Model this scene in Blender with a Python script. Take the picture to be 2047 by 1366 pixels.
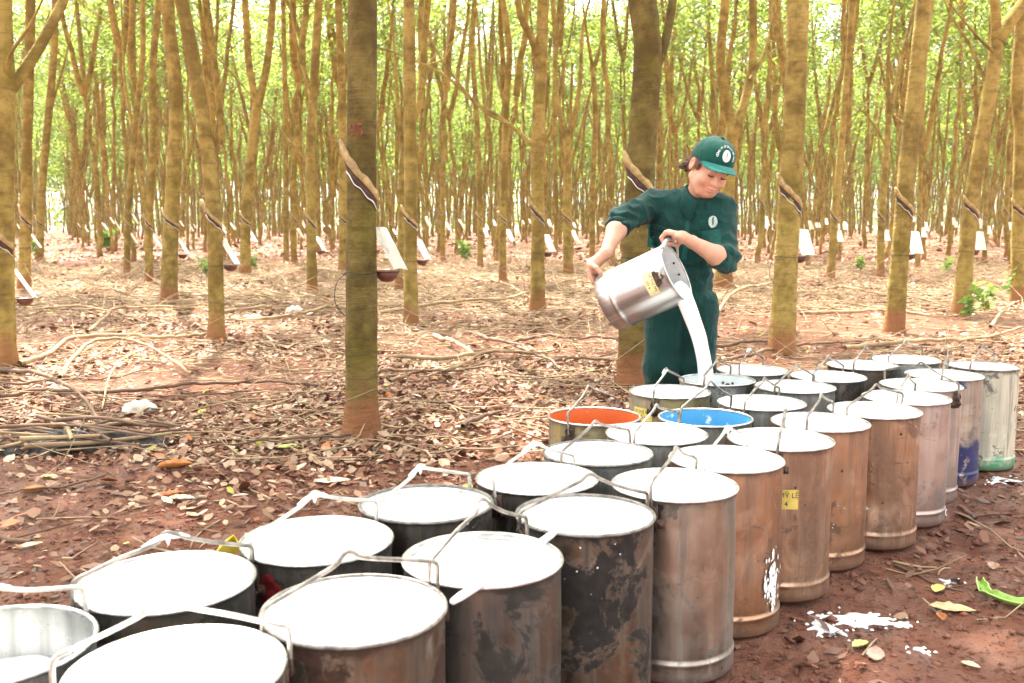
import bpy, bmesh, math, random
import numpy as np
from mathutils import Vector, Matrix, noise as mnoise

for _o in list(bpy.data.objects):
    bpy.data.objects.remove(_o)
SC = bpy.context.scene
COL = SC.collection
rng = np.random.default_rng(7)
random.seed(7)

# ------------------------------------------------------------------ camera
F = 1922.9                      # focal length in pixels of the 2047 px wide photograph
PITCH = 0.12263
CAMZ = 1.14
cam = bpy.data.cameras.new('camera')
cam.sensor_width = 36.0
cam.lens = 36.0 * F / 2047.0
cam.clip_start = 0.05
cam.clip_end = 2000
cam_o = bpy.data.objects.new('camera', cam)
COL.objects.link(cam_o)
cam_o.location = (0, 0, CAMZ)
cam_o.rotation_euler = (math.pi / 2 - PITCH, 0, 0)
SC.camera = cam_o
cam.dof.use_dof = True
cam.dof.focus_distance = 3.7
cam.dof.aperture_fstop = 6.3

# ------------------------------------------------------------------ light
SUN_EL = math.radians(60)
SUN_AZ = math.radians(-20)      # from +Y towards +X: the sun stands behind the wood, a little to the left
w = bpy.data.worlds.new('World')
SC.world = w
w.use_nodes = True
nt = w.node_tree
nt.nodes.clear()
out = nt.nodes.new('ShaderNodeOutputWorld')
bg = nt.nodes.new('ShaderNodeBackground')
sky = nt.nodes.new('ShaderNodeTexSky')
sky.sky_type = 'NISHITA'
sky.sun_disc = False
sky.sun_elevation = SUN_EL
sky.sun_rotation = SUN_AZ
sky.air_density = 1.0
sky.dust_density = 4.0
sky.ozone_density = 0.6
hs = nt.nodes.new('ShaderNodeHueSaturation')       # thin white cloud over the blue
hs.inputs['Saturation'].default_value = 0.18
tint = nt.nodes.new('ShaderNodeMixRGB')
tint.blend_type = 'MULTIPLY'
tint.inputs[0].default_value = 1.0
tint.inputs[2].default_value = (1.0, 0.99, 0.96, 1)
nt.links.new(sky.outputs[0], hs.inputs['Color'])
nt.links.new(hs.outputs[0], tint.inputs[1])
nt.links.new(tint.outputs[0], bg.inputs['Color'])
bg.inputs['Strength'].default_value = 0.145
nt.links.new(bg.outputs[0], out.inputs[0])

sun = bpy.data.lights.new('sun', 'SUN')
sun.energy = 3.7
sun.angle = math.radians(0.7)
sun.color = (1.0, 0.95, 0.86)
sun_o = bpy.data.objects.new('sun', sun)
COL.objects.link(sun_o)
sdir = Vector((math.sin(SUN_AZ) * math.cos(SUN_EL), math.cos(SUN_AZ) * math.cos(SUN_EL), math.sin(SUN_EL)))
sun_o.rotation_euler = sdir.to_track_quat('Z', 'Y').to_euler()
sun_o.location = (0, 0, 30)

SC.view_settings.view_transform = 'Standard'
SC.view_settings.look = 'None'
SC.view_settings.exposure = 2.7
SC.view_settings.gamma = 1.0
SC.cycles.use_denoising = True
SC.cycles.max_bounces = 8
SC.cycles.diffuse_bounces = 4
SC.cycles.glossy_bounces = 4
SC.cycles.transmission_bounces = 4
SC.cycles.caustics_reflective = False
SC.cycles.caustics_refractive = False

# ------------------------------------------------------------------ pixel of the photograph <-> place in the scene
CP, SP = math.cos(PITCH), math.sin(PITCH)
def ray(px, py):
    x = (px - 1023.5) / F
    v = (683 - py) / F
    return Vector((x, CP + v * SP, -SP + v * CP))
def at(px, py, Y):               # the point at distance Y seen at a pixel
    d = ray(px, py)
    return Vector((0, 0, CAMZ)) + d * (Y / d.y)
def on(px, py, z=0.0):           # the point at height z seen at a pixel
    d = ray(px, py)
    return Vector((0, 0, CAMZ)) + d * ((z - CAMZ) / d.z)
def pix(p):
    y, z = p[1], p[2] - CAMZ
    d = y * CP - z * SP
    u = y * SP + z * CP
    return 1023.5 + F * p[0] / d, 683 - F * u / d

# ------------------------------------------------------------------ helpers
def empty(name, loc, label, cat, group=None, rz=0.0):
    o = bpy.data.objects.new(name, None)
    o.empty_display_size = 0.1
    COL.objects.link(o)
    o.location = loc
    o.rotation_euler = (0, 0, rz)
    tag(o, label, cat, group)
    return o
def tag(o, label, cat, group=None, kind=None):
    if label: o['label'] = label
    if cat: o['category'] = cat
    if group: o['group'] = group
    if kind: o['kind'] = kind
    return o
def link(name, me, parent=None, loc=None):
    o = bpy.data.objects.new(name, me)
    COL.objects.link(o)
    if parent: o.parent = parent
    if loc is not None: o.location = loc
    return o

class MB:
    """collects vertices and faces for one mesh; faces remember a material slot"""
    def __init__(self):
        self.v = []; self.f = []; self.m = []; self.n = 0
    def add(self, v, f, mi=0):
        v = np.asarray(v, float).reshape(-1, 3)
        self.v.append(v)
        for q in f:
            self.f.append(tuple(int(i) + self.n for i in q)); self.m.append(mi)
        self.n += len(v)
        return self
    def tube(self, pts, rad, sides=8, mi=0, cap=True, twist=0.0):
        pts = np.asarray([tuple(p) for p in pts], float)
        n = len(pts)
        rad = np.broadcast_to(np.asarray(rad, float), (n,))
        tan = np.gradient(pts, axis=0) if n > 2 else np.repeat((pts[-1] - pts[0])[None], n, 0)
        tan /= np.maximum(np.linalg.norm(tan, axis=1, keepdims=True), 1e-9)
        a = np.array([0, 0, 1.0]) if abs(tan[0][2]) < .8 else np.array([0, 1.0, 0])
        u = np.cross(tan[0], a); u /= np.linalg.norm(u)
        vs = []
        th = np.linspace(0, 2 * np.pi, sides, endpoint=False) + twist
        for i in range(n):
            u = u - tan[i] * (u @ tan[i]); u /= max(np.linalg.norm(u), 1e-9)
            b = np.cross(tan[i], u)
            vs.append(pts[i] + rad[i] * (np.cos(th)[:, None] * u + np.sin(th)[:, None] * b))
        f = []
        for i in range(n - 1):
            for k in range(sides):
                k2 = (k + 1) % sides
                f.append((i * sides + k, i * sides + k2, (i + 1) * sides + k2, (i + 1) * sides + k))
        if cap:
            f.append(tuple(range(sides - 1, -1, -1)))
            f.append(tuple((n - 1) * sides + k for k in range(sides)))
        return self.add(np.concatenate(vs), f, mi)
    def lathe(self, prof, seg=64, mi=0, closed=False, wob=None):
        """prof: list of (r, z); r<=0 makes a pole"""
        th = np.linspace(0, 2 * np.pi, seg, endpoint=False)
        v = []; f = []
        for (r, z) in prof:
            v.append(np.stack([r * np.cos(th), r * np.sin(th), np.full(seg, z)], -1))
        n = len(prof)
        for i in range(n - 1 if not closed else n):
            j = (i + 1) % n
            for k in range(seg):
                k2 = (k + 1) % seg
                f.append((i * seg + k, i * seg + k2, j * seg + k2, j * seg + k))
        return self.add(np.concatenate(v), f, mi)
    def box(self, c, s, mi=0, M=None):
        c = np.array(c, float); s = np.array(s, float) / 2
        v = np.array([[x, y, z] for x in (-1, 1) for y in (-1, 1) for z in (-1, 1)]) * s
        if M is not None: v = v @ np.array(M).T
        return self.add(v + c, [(0, 1, 3, 2), (4, 6, 7, 5), (0, 4, 5, 1), (2, 3, 7, 6), (0, 2, 6, 4), (1, 5, 7, 3)], mi)
    def ball(self, c, r, seg=10, mi=0):
        r = np.broadcast_to(np.array(r, float), (3,))
        v = []; f = []
        R = seg // 2 + 1
        for i in range(R + 1):
            p = math.pi * i / R
            for k in range(seg):
                t = 2 * math.pi * k / seg
                v.append((c[0] + r[0] * math.sin(p) * math.cos(t), c[1] + r[1] * math.sin(p) * math.sin(t), c[2] + r[2] * math.cos(p)))
        for i in range(R):
            for k in range(seg):
                k2 = (k + 1) % seg
                f.append((i * seg + k, (i + 1) * seg + k, (i + 1) * seg + k2, i * seg + k2))
        return self.add(v, f, mi)
    def mesh(self, name, mats, smooth=True):
        me = bpy.data.meshes.new(name)
        v = np.concatenate(self.v) if self.v else np.zeros((0, 3))
        me.from_pydata(v.tolist(), [], self.f)
        if not isinstance(mats, (list, tuple)): mats = [mats]
        for m in mats: me.materials.append(m)
        if len(mats) > 1: me.polygons.foreach_set('material_index', self.m)
        if smooth: me.polygons.foreach_set('use_smooth', [True] * len(me.polygons))
        me.update()
        return me
    def obj(self, name, mats, parent=None, loc=None, smooth=True):
        return link(name, self.mesh(name, mats, smooth), parent, loc)

def quads_mesh(name, verts, quads, mat, smooth=False):
    """fast mesh from numpy arrays: verts (N,3), quads (M,4)"""
    me = bpy.data.meshes.new(name)
    verts = np.ascontiguousarray(verts, np.float32); quads = np.ascontiguousarray(quads, np.int32)
    me.vertices.add(len(verts)); me.vertices.foreach_set('co', verts.ravel())
    me.loops.add(quads.size); me.loops.foreach_set('vertex_index', quads.ravel())
    me.polygons.add(len(quads))
    me.polygons.foreach_set('loop_start', np.arange(len(quads), dtype=np.int32) * quads.shape[1])
    me.materials.append(mat)
    me.update(calc_edges=True)
    if smooth: me.polygons.foreach_set('use_smooth', [True] * len(quads))
    return me

def spline(pts, n=24):
    """Catmull-Rom through points"""
    P = np.array([tuple(p) for p in pts], float)
    if len(P) == 2: return P[0] + (P[1] - P[0]) * np.linspace(0, 1, n)[:, None]
    P = np.vstack([2 * P[0] - P[1], P, 2 * P[-1] - P[-2]])
    out = []
    segs = len(P) - 3
    for t in np.linspace(0, segs - 1e-6, n):
        i = int(t); u = t - i
        a, b, c, d = P[i:i + 4]
        out.append(.5 * (2 * b + (c - a) * u + (2 * a - 5 * b + 4 * c - d) * u * u + (3 * b - a - 3 * c + d) * u ** 3))
    return np.array(out)

# ------------------------------------------------------------------ materials
class Mat:
    def __init__(self, name):
        self.m = bpy.data.materials.new(name)
        self.m.use_nodes = True
        self.t = self.m.node_tree
        self.t.nodes.clear()
        self.out = self.n('ShaderNodeOutputMaterial')
        self.tc = None
    def n(self, typ, **kw):
        nd = self.t.nodes.new(typ)
        for k, v in kw.items(): setattr(nd, k, v)
        return nd
    def l(self, a, b): self.t.links.new(a, b)
    def put(self, sock, v):
        if isinstance(v, bpy.types.NodeSocket): self.l(v, sock)
        elif isinstance(v, (tuple, list)) and len(v) == 3 and sock.type == 'RGBA': sock.default_value = (*v, 1)
        else: sock.default_value = v
    def co(self, kind='Object', scale=(1, 1, 1), rnd=True):
        if not self.tc: self.tc = self.n('ShaderNodeTexCoord')
        o = self.tc.outputs[kind]
        mp = self.n('ShaderNodeMapping')
        self.l(o, mp.inputs['Vector'])
        mp.inputs['Scale'].default_value = scale
        if rnd and kind == 'Object':
            oi = self.n('ShaderNodeObjectInfo')
            mul = self.n('ShaderNodeMath', operation='MULTIPLY'); self.l(oi.outputs['Random'], mul.inputs[0]); mul.inputs[1].default_value = 37.0
            self.l(mul.outputs[0], mp.inputs['Location'])
        return mp.outputs[0]
    def noise(self, vec, scale, detail=4, rough=.55, dist=0.0, out='Fac'):
        nd = self.n('ShaderNodeTexNoise')
        self.l(vec, nd.inputs['Vector'])
        nd.inputs['Scale'].default_value = scale; nd.inputs['Detail'].default_value = detail
        nd.inputs['Roughness'].default_value = rough; nd.inputs['Distortion'].default_value = dist
        return nd.outputs[out]
    def voro(self, vec, scale, out='Distance', rnd=1.0):
        nd = self.n('ShaderNodeTexVoronoi'); self.l(vec, nd.inputs['Vector'])
        nd.inputs['Scale'].default_value = scale; nd.inputs['Randomness'].default_value = rnd
        return nd.outputs[out]
    def ramp(self, fac, a, b, ca=(0, 0, 0), cb=(1, 1, 1)):
        nd = self.n('ShaderNodeMapRange'); nd.clamp = True
        nd.interpolation_type = 'SMOOTHSTEP'
        self.put(nd.inputs['Value'], fac)
        nd.inputs['From Min'].default_value = a; nd.inputs['From Max'].default_value = b
        return nd.outputs[0]
    def mix(self, fac, a, b, mode='MIX'):
        nd = self.n('ShaderNodeMixRGB', blend_type=mode)
        self.put(nd.inputs[0], fac); self.put(nd.inputs[1], a); self.put(nd.inputs[2], b)
        return nd.outputs[0]
    def math(self, op, a, b=0.0):
        nd = self.n('ShaderNodeMath', operation=op)
        self.put(nd.inputs[0], a); self.put(nd.inputs[1], b)
        return nd.outputs[0]
    def sep(self, vec):
        nd = self.n('ShaderNodeSeparateXYZ'); self.l(vec, nd.inputs[0]); return nd.outputs
    def bump(self, h, strength=.5, dist=.02):
        nd = self.n('ShaderNodeBump'); self.l(h, nd.inputs['Height'])
        nd.inputs['Strength'].default_value = strength; nd.inputs['Distance'].default_value = dist
        return nd.outputs[0]
    def pbr(self, color, rough=.7, metal=0.0, normal=None, spec=None, **kw):
        b = self.n('ShaderNodeBsdfPrincipled')
        self.put(b.inputs['Base Color'], color); self.put(b.inputs['Roughness'], rough); self.put(b.inputs['Metallic'], metal)
        if normal is not None: self.l(normal, b.inputs['Normal'])
        if spec is not None: self.put(b.inputs['Specular IOR Level'], spec)
        for k, v in kw.items(): self.put(b.inputs[k], v)
        self.l(b.outputs[0], self.out.inputs[0])
        self.b = b
        return self.m

def plain(name, col, rough=.6, metal=0.0, bumpy=0.0, vary=.25, scale=20, spec=None):
    M = Mat(name); c = M.co()
    n1 = M.noise(c, scale)
    dark = tuple(x * (1 - vary) for x in col); lite = tuple(min(1, x * (1 + vary)) for x in col)
    nm = M.bump(M.noise(c, scale * 4), bumpy, .01) if bumpy else None
    return M.pbr(M.mix(M.ramp(n1, .3, .7), dark, lite), rough, metal, nm, spec)

def bark_mat(name='bark', moss_amt=.25, soil_on=True, k=1.0):
    M = Mat(name); c = M.co()
    c0 = M.co(rnd=False)
    big = M.noise(c, 1.7, 3)
    fine = M.noise(c, 14, 5, .65)
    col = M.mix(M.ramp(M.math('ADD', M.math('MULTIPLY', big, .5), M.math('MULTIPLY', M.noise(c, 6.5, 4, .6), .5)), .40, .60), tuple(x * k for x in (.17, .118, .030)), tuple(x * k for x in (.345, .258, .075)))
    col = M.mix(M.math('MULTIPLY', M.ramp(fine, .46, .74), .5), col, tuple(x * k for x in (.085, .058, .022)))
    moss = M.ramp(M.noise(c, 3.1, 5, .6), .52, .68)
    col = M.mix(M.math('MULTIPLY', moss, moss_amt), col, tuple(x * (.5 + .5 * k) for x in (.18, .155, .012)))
    # rings round the stem
    cr = M.co(scale=(1.2, 1.2, 9))
    ring = M.noise(cr, 3.2, 4, .6)
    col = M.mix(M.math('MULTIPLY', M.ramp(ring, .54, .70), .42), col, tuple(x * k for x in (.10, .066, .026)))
    # lichen dots
    lic = M.math('LESS_THAN', M.voro(c, 16), M.math('MULTIPLY', M.ramp(M.noise(c, 5), .5, .8), .26))
    col = M.mix(M.math('MULTIPLY', lic, .4), col, (.38, .33, .14))
    # red soil splashed on the foot
    z = M.sep(c0)[2]
    zz = M.math('ADD', z, M.math('MULTIPLY', M.noise(c, 7, 4), -.45))
    soil = M.ramp(zz, .16, -.12)
    if soil_on: col = M.mix(M.math('MULTIPLY', soil, .8), col, (.27, .11, .052))
    h = M.math('ADD', M.math('MULTIPLY', ring, .55), fine)
    return M.pbr(col, .88, 0, M.bump(h, .9, .022), .2)

def leaf_mat(name, ca, cb, trans, tmix=.5):
    M = Mat(name)
    g = M.n('ShaderNodeNewGeometry')
    r = g.outputs['Random Per Island']
    col = M.mix(r, ca, cb)
    tcol = M.mix(r, tuple(x * .75 for x in trans), trans)
    b = M.n('ShaderNodeBsdfPrincipled'); M.put(b.inputs['Base Color'], col); b.inputs['Roughness'].default_value = .5
    b.inputs['Specular IOR Level'].default_value = .3
    t = M.n('ShaderNodeBsdfTranslucent'); M.put(t.inputs['Color'], tcol)
    mx = M.n('ShaderNodeMixShader'); mx.inputs[0].default_value = tmix
    M.l(b.outputs[0], mx.inputs[1]); M.l(t.outputs[0], mx.inputs[2]); M.l(mx.outputs[0], M.out.inputs[0])
    return M.m

def ground_mat():
    M = Mat('red_earth'); c = M.co('Object', rnd=False)
    a = M.noise(c, .55, 4, .6); b = M.noise(c, 5, 6, .65); d = M.noise(c, 38, 6, .7)
    col = M.mix(M.ramp(b, .3, .7), (.27, .095, .055), (.43, .195, .125))
    col = M.mix(M.math('MULTIPLY', M.ramp(a, .45, .65), .6), col, (.42, .205, .14))
    col = M.mix(M.math('MULTIPLY', M.ramp(d, .52, .64), .8), col, (.10, .038, .024))
    col = M.mix(M.math('MULTIPLY', M.ramp(d, .40, .28), .5), col, (.36, .20, .14))
    h = M.math('ADD', M.math('MULTIPLY', b, .8), M.math('ADD', d, M.math('MULTIPLY', M.noise(c, 120, 4, .7), .45)))
    return M.pbr(col, M.ramp(a, .0, 1.6), 0, M.bump(h, 1.0, .055), .25)

def litter_mat():
    M = Mat('dry_leaf'); g = M.n('ShaderNodeNewGeometry'); r = g.outputs['Random Per Island']
    cr = M.n('ShaderNodeValToRGB'); M.l(r, cr.inputs[0])
    e = cr.color_ramp; e.interpolation = 'CONSTANT'
    cols = [(0, (.30, .18, .11)), (.16, (.20, .09, .048)), (.38, (.38, .265, .17)), (.48, (.17, .068, .036)), (.64, (.50, .385, .27)),
            (.70, (.26, .13, .075)), (.82, (.36, .24, .15)), (.95, (.40, .13, .045)), (.985, (.42, .38, .08))]
    e.elements[0].position = 0; e.elements[0].color = (*cols[0][1], 1)
    e.elements[1].position = cols[1][0]; e.elements[1].color = (*cols[1][1], 1)
    for p, cc in cols[2:]:
        el = e.elements.new(p); el.color = (*cc, 1)
    c = M.co('Object', rnd=False)
    col = M.mix(M.math('MULTIPLY', M.ramp(M.noise(c, 60, 3), .45, .7), .35), cr.outputs[0], (.14, .07, .03))
    return M.pbr(col, .65, 0, None, .3)

def steel(name, tint, rough=.34, stain=(.05, .035, .022), amt=.5, warm=None, warm_amt=0.0, paint=None, paint_th=.6, foot=None, splash=True, metal=1.0, bump=.22, cover=0.0, scuff=.4):
    """sheet steel with its own dirt: vertical streaks, sharp-edged blotches, scratches, drips of latex, old paint"""
    M = Mat(name); c = M.co(); c0 = M.co(rnd=False)
    blot = M.noise(c, 8, 9, .68, .5)
    cs = M.co(scale=(8, 8, .55)); streak = M.noise(cs, 2.2, 6, .62, .2)
    fine = M.noise(c, 45, 4, .7)
    col = M.mix(M.ramp(streak, .32, .68), tuple(x * .62 for x in tint), tuple(min(1, x * 1.12) for x in tint))
    if warm: col = M.mix(M.math('MULTIPLY', M.ramp(M.noise(c, 3.5, 5, .6), .40, .60), warm_amt), col, warm)
    pale = M.ramp(M.noise(M.co(scale=(1, 1, .6)), 9, 8, .72, .9), .56, .62)
    col = M.mix(M.math('MULTIPLY', pale, scuff * amt), col, tuple(min(1, x * 1.45 + .05) for x in tint))
    d1 = M.math('MULTIPLY', M.ramp(blot, .565 - cover * .12, .615 - cover * .10), amt)
    d2 = M.math('MULTIPLY', M.ramp(streak, .55 - cover * .1, .66 - cover * .06), amt * .75)
    big = M.math('MULTIPLY', M.ramp(M.noise(M.co(scale=(5, 5, .45)), 1.5, 6, .6), .52 - cover * .12, .64 - cover * .10), amt * .85)
    # small pits, uneven in size
    wv = M.n('ShaderNodeVectorMath', operation='ADD'); M.l(c, wv.inputs[0])
    ws = M.n('ShaderNodeVectorMath', operation='SCALE'); M.l(M.noise(c, 60, 3, .6, 0, 'Color'), ws.inputs[0]); ws.inputs['Scale'].default_value = .012; M.l(ws.outputs[0], wv.inputs[1])
    dots = M.math('LESS_THAN', M.voro(wv.outputs[0], 30), M.math('MULTIPLY', M.ramp(M.noise(c, 19, 2), .50, .78), .20))
    scr = M.noise(M.co(scale=(4, 4, 42)), 2.0, 3, .6, 1.2)
    scr = M.math('MULTIPLY', M.math('MULTIPLY', M.ramp(scr, .655, .69), M.ramp(M.noise(c, 3), .45, .6)), .8)
    dirt = M.math('MAXIMUM', M.math('MAXIMUM', M.math('MAXIMUM', d1, d2), big), M.math('MAXIMUM', scr, M.math('MULTIPLY', dots, min(1, amt * 1.7))))
    col = M.mix(dirt, col, M.mix(M.ramp(fine, .35, .65), tuple(x * .55 for x in stain), tuple(x * 1.5 for x in stain)))
    met = M.math('MULTIPLY', M.math('SUBTRACT', 1.0, M.math('MULTIPLY', dirt, .7)), metal)
    rg = M.math('ADD', M.math('MULTIPLY', M.ramp(fine, .2, .8), .14), M.math('ADD', M.math('MULTIPLY', dirt, .25), rough - .07))
    z = M.sep(c0)[2]
    if paint:
        pm = M.ramp(M.noise(c, 5.5, 7, .68, .5), paint_th, paint_th + .03)
        col = M.mix(pm, col, paint); met = M.math('MULTIPLY', met, M.math('SUBTRACT', 1.0, pm))
    if foot:
        fm = M.ramp(M.math('ADD', z, M.math('MULTIPLY', M.noise(c, 12, 6, .65), .16)), foot[1] + .10, foot[1] + .06)
        fm = M.math('MULTIPLY', fm, M.ramp(M.noise(c, 14, 6, .7), .36, .44))
        col = M.mix(fm, col, foot[0]); met = M.math('MULTIPLY', met, M.math('SUBTRACT', 1.0, fm))
    # painted shade band with dirty edges under the rim, and soil at the foot
    top = M.math('MULTIPLY', M.ramp(M.math('ADD', z, M.math('MULTIPLY', M.noise(c, 16, 6, .7), .07)), .485, .505), min(1, .9 * amt))
    col = M.mix(top, col, tuple(x * .7 for x in stain)); met = M.math('MULTIPLY', met, M.math('SUBTRACT', 1.0, M.math('MULTIPLY', top, .7)))
    low = M.math('MULTIPLY', M.ramp(M.math('ADD', z, M.math('MULTIPLY', M.noise(c, 18, 6, .7), .07)), .085, .035), .75)
    col = M.mix(low, col, (.15, .07, .042)); met = M.math('MULTIPLY', met, M.math('SUBTRACT', 1.0, M.math('MULTIPLY', low, .8)))
    if splash:
        sp = M.math('LESS_THAN', M.voro(wv.outputs[0], 42), M.math('MULTIPLY', M.ramp(M.noise(c, 4), .56, .68), .10))
        col = M.mix(sp, col, (.85, .84, .80)); met = M.math('MULTIPLY', met, M.math('SUBTRACT', 1.0, sp))
    nb = M.bump(M.math('ADD', M.math('MULTIPLY', M.noise(c, 4.5, 2), 2.5), M.math('MULTIPLY', fine, .08)), bump, .02)
    return M.pbr(col, rg, met, nb)

BARK = bark_mat()
BARK_SHADED = bark_mat('shaded_mossy_bark', .35, True, .48)  # shade on the near trunks put into a darker bark colour, plus some moss
BARK_LIMB = bark_mat('limb_bark', .3, False)
LEAF = leaf_mat('green_leaf', (.04, .095, .02), (.075, .14, .03), (.37, .49, .085), .5)
LEAF_LOW = leaf_mat('weed_leaf', (.08, .17, .03), (.14, .26, .04), (.3, .5, .08), .4)
GROUND = ground_mat()
LITTER = litter_mat()
TWIG = plain('dry_twig', (.33, .23, .13), .85, 0, .4, .45, 6)
STICK = plain('bare_stick', (.33, .225, .12), .85, 0, .5, .4, 5)
STICK_D = plain('dark_stick', (.15, .085, .05), .85, 0, .5, .4, 5)
LATEX = None
def latex_mat():
    M = Mat('latex'); c = M.co()
    h = M.noise(c, 9, 3)
    return M.pbr((.86, .855, .83), .22, 0, M.bump(h, .05, .01), .5)
LATEX = latex_mat()
# ------------------------------------------------------------------ the ground: one sheet, finest near the camera
def vnoise(x, y, seed=0):
    xi = np.floor(x).astype(np.int64); yi = np.floor(y).astype(np.int64)
    fx = x - xi; fy = y - yi
    fx = fx * fx * (3 - 2 * fx); fy = fy * fy * (3 - 2 * fy)
    def h(a, b):
        n = (a * 374761393 + b * 668265263 + seed * 974711) & 0x7fffffff
        n = ((n ^ (n >> 13)) * 1274126177) & 0x7fffffff
        return ((n ^ (n >> 16)) & 0xffff) / 65535.0
    return (h(xi, yi) * (1 - fx) + h(xi + 1, yi) * fx) * (1 - fy) + (h(xi, yi + 1) * (1 - fx) + h(xi + 1, yi + 1) * fx) * fy
def gz(x, y):
    """height of the ground"""
    x = np.asarray(x, float); y = np.asarray(y, float)
    r = np.hypot(x, y)
    h = (vnoise(x * 5, y * 5, 1) - .5) * .018 + (vnoise(x * 14, y * 14, 2) - .5) * .016 + (vnoise(x * 33, y * 33, 3) - .5) * .012
    h *= np.clip(1.4 - r / 30, 0, 1)
    h += (vnoise(x * .35, y * .35, 4) - .5) * .10 * np.clip((r - 5) / 8, 0, 1)
    return h - .006
def build_ground():
    nr, na = 520, 760
    r = np.concatenate([[0.35], 0.35 * (600 / .35) ** (np.linspace(0, 1, nr) ** 1.0)])[1:]
    # more angles in front of the camera
    fa = np.radians(np.concatenate([np.linspace(-40, 40, 620, endpoint=False), np.linspace(40, 320, na - 620, endpoint=False)]))
    R, A = np.meshgrid(r, fa, indexing='ij')
    X = R * np.sin(A); Y = R * np.cos(A)
    V = np.stack([X, Y, gz(X, Y)], -1).reshape(-1, 3)
    i = np.arange(nr - 1)[:, None] * na; k = np.arange(na)[None]; k2 = (k + 1) % na
    Q = np.stack([i + k, i + na + k, i + na + k2, i + k2], -1).reshape(-1, 4)
    me = quads_mesh('ground', V, Q, GROUND, True)
    bm = bmesh.new(); bm.from_mesh(me); bm.verts.ensure_lookup_table()
    try: bm.faces.new([bm.verts[k] for k in range(na)][::-1])
    except Exception: pass
    bm.to_mesh(me); bm.free()
    o = link('ground', me)
    o['kind'] = 'structure'
    o['label'] = 'red earth floor of the plantation'
    return o
build_ground()

# ------------------------------------------------------------------ crowns, limbs and stems shared by the trees
def leaf_quads(centres, size, seed):
    """diamond leaves at points: verts, quads"""
    g = np.random.default_rng(seed)
    n = len(centres)
    a = g.uniform(0, 2 * np.pi, n); tilt = g.uniform(-.9, .35, n)
    d = np.stack([np.cos(a) * np.cos(tilt), np.sin(a) * np.cos(tilt), np.sin(tilt)], -1)
    s = g.normal(size=(n, 3)); s -= d * (s * d).sum(1, keepdims=True); s /= np.linalg.norm(s, axis=1, keepdims=True)
    L = (size * g.uniform(.7, 1.3, n))[:, None]
    c = np.asarray(centres)
    V = np.stack([c, c + d * L * .5 + s * L * .23, c + d * L, c + d * L * .5 - s * L * .23], 1).reshape(-1, 3)
    return V, np.arange(4 * n).reshape(-1, 4)

def upper(seed, H=8.0, nl=2, spread=.22, leafsize=.19, per=46, low=.45):
    """limbs above the fork and their leaf clusters, from the fork at the origin"""
    g = np.random.default_rng(seed)
    mb = MB(); cl = []
    a0 = g.uniform(0, 6.28)
    for i in range(nl):
        a = a0 + i * 2 * np.pi / nl + g.uniform(-.4, .4)
        L = H * g.uniform(.8, 1.05)
        n = 14
        t = np.linspace(0, 1, n)
        out_ = spread * L * (t ** .75) * g.uniform(.6, 1.2)
        wob = np.cumsum(g.normal(0, .035, (n, 2)), 0) * (t[:, None] > .05) * L / 8
        p = np.stack([out_ * np.cos(a) + wob[:, 0], out_ * np.sin(a) + wob[:, 1], L * t], -1)
        r0 = .085 if nl < 3 else .07
        mb.tube(p, r0 * (1 - t) ** .8 + .012, 7, cap=False)
        nt_ = 11
        for k in range(nt_):
            tt = low + (1 - low) * (k + g.uniform(0, .8)) / nt_
            q = np.array([np.interp(tt, t, p[:, j]) for j in range(3)])
            b = a + g.uniform(-2.2, 2.2)
            l2 = g.uniform(.7, 2.0) * (1.15 - .45 * tt)
            up = g.uniform(.35, 1.0)
            e = q + np.array([np.cos(b), np.sin(b), up]) * l2
            m = q * .5 + e * .5 + np.array([0, 0, -.12 * l2]) + g.normal(0, .06, 3)
            mb.tube(spline([q, m, e], 6), np.linspace(.022, .006, 6), 4, cap=False)
            for c, rad in ((e, .55), (m * .45 + e * .55, .45)):
                cl.append(c + g.normal(0, 1, (per, 3)) * np.array([rad, rad, rad * .6]) * .62)
        # thin bare side sticks lower down
        for k in range(7):
            tt = g.uniform(.02, low)
            q = np.array([np.interp(tt, t, p[:, j]) for j in range(3)])
            b = g.uniform(0, 6.28); l2 = g.uniform(.8, 2.2)
            e = q + np.array([np.cos(b) * .8, np.sin(b) * .8, g.uniform(.3, 1)]) * l2
            mb.tube(spline([q, q * .5 + e * .5 + g.normal(0, .1, 3), e], 6), np.linspace(.018, .005, 6), 4, cap=False)
    C = np.concatenate(cl)
    V, Q = leaf_quads(C, leafsize, seed + 5)
    return mb, V, Q

UP = []
for s in range(8):
    H = [7.5, 9, 8, 10, 7, 8.5, 9.5, 8][s]
    mb, V, Q = upper(100 + s, H, [1, 2, 3, 1, 2, 2, 1, 2][s], [.08, .16, .2, .06, .2, .14, .1, .22][s], low=[.4, .5, .45, .5, .35, .45, .5, .4][s])
    UP.append((mb.mesh('limbs', BARK_LIMB), quads_mesh('crown', V, Q, LEAF), V, Q, H))
# a denser crown for the trees at the edge of the clearing
UPD = []
for s in range(3):
    mb, V, Q = upper(300 + s, [8, 9, 7.5][s], 3, .24, .2, 46, .35)
    UPD.append((mb.mesh('limbs', BARK_LIMB), quads_mesh('crown', V, Q, LEAF), V, Q))

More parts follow.
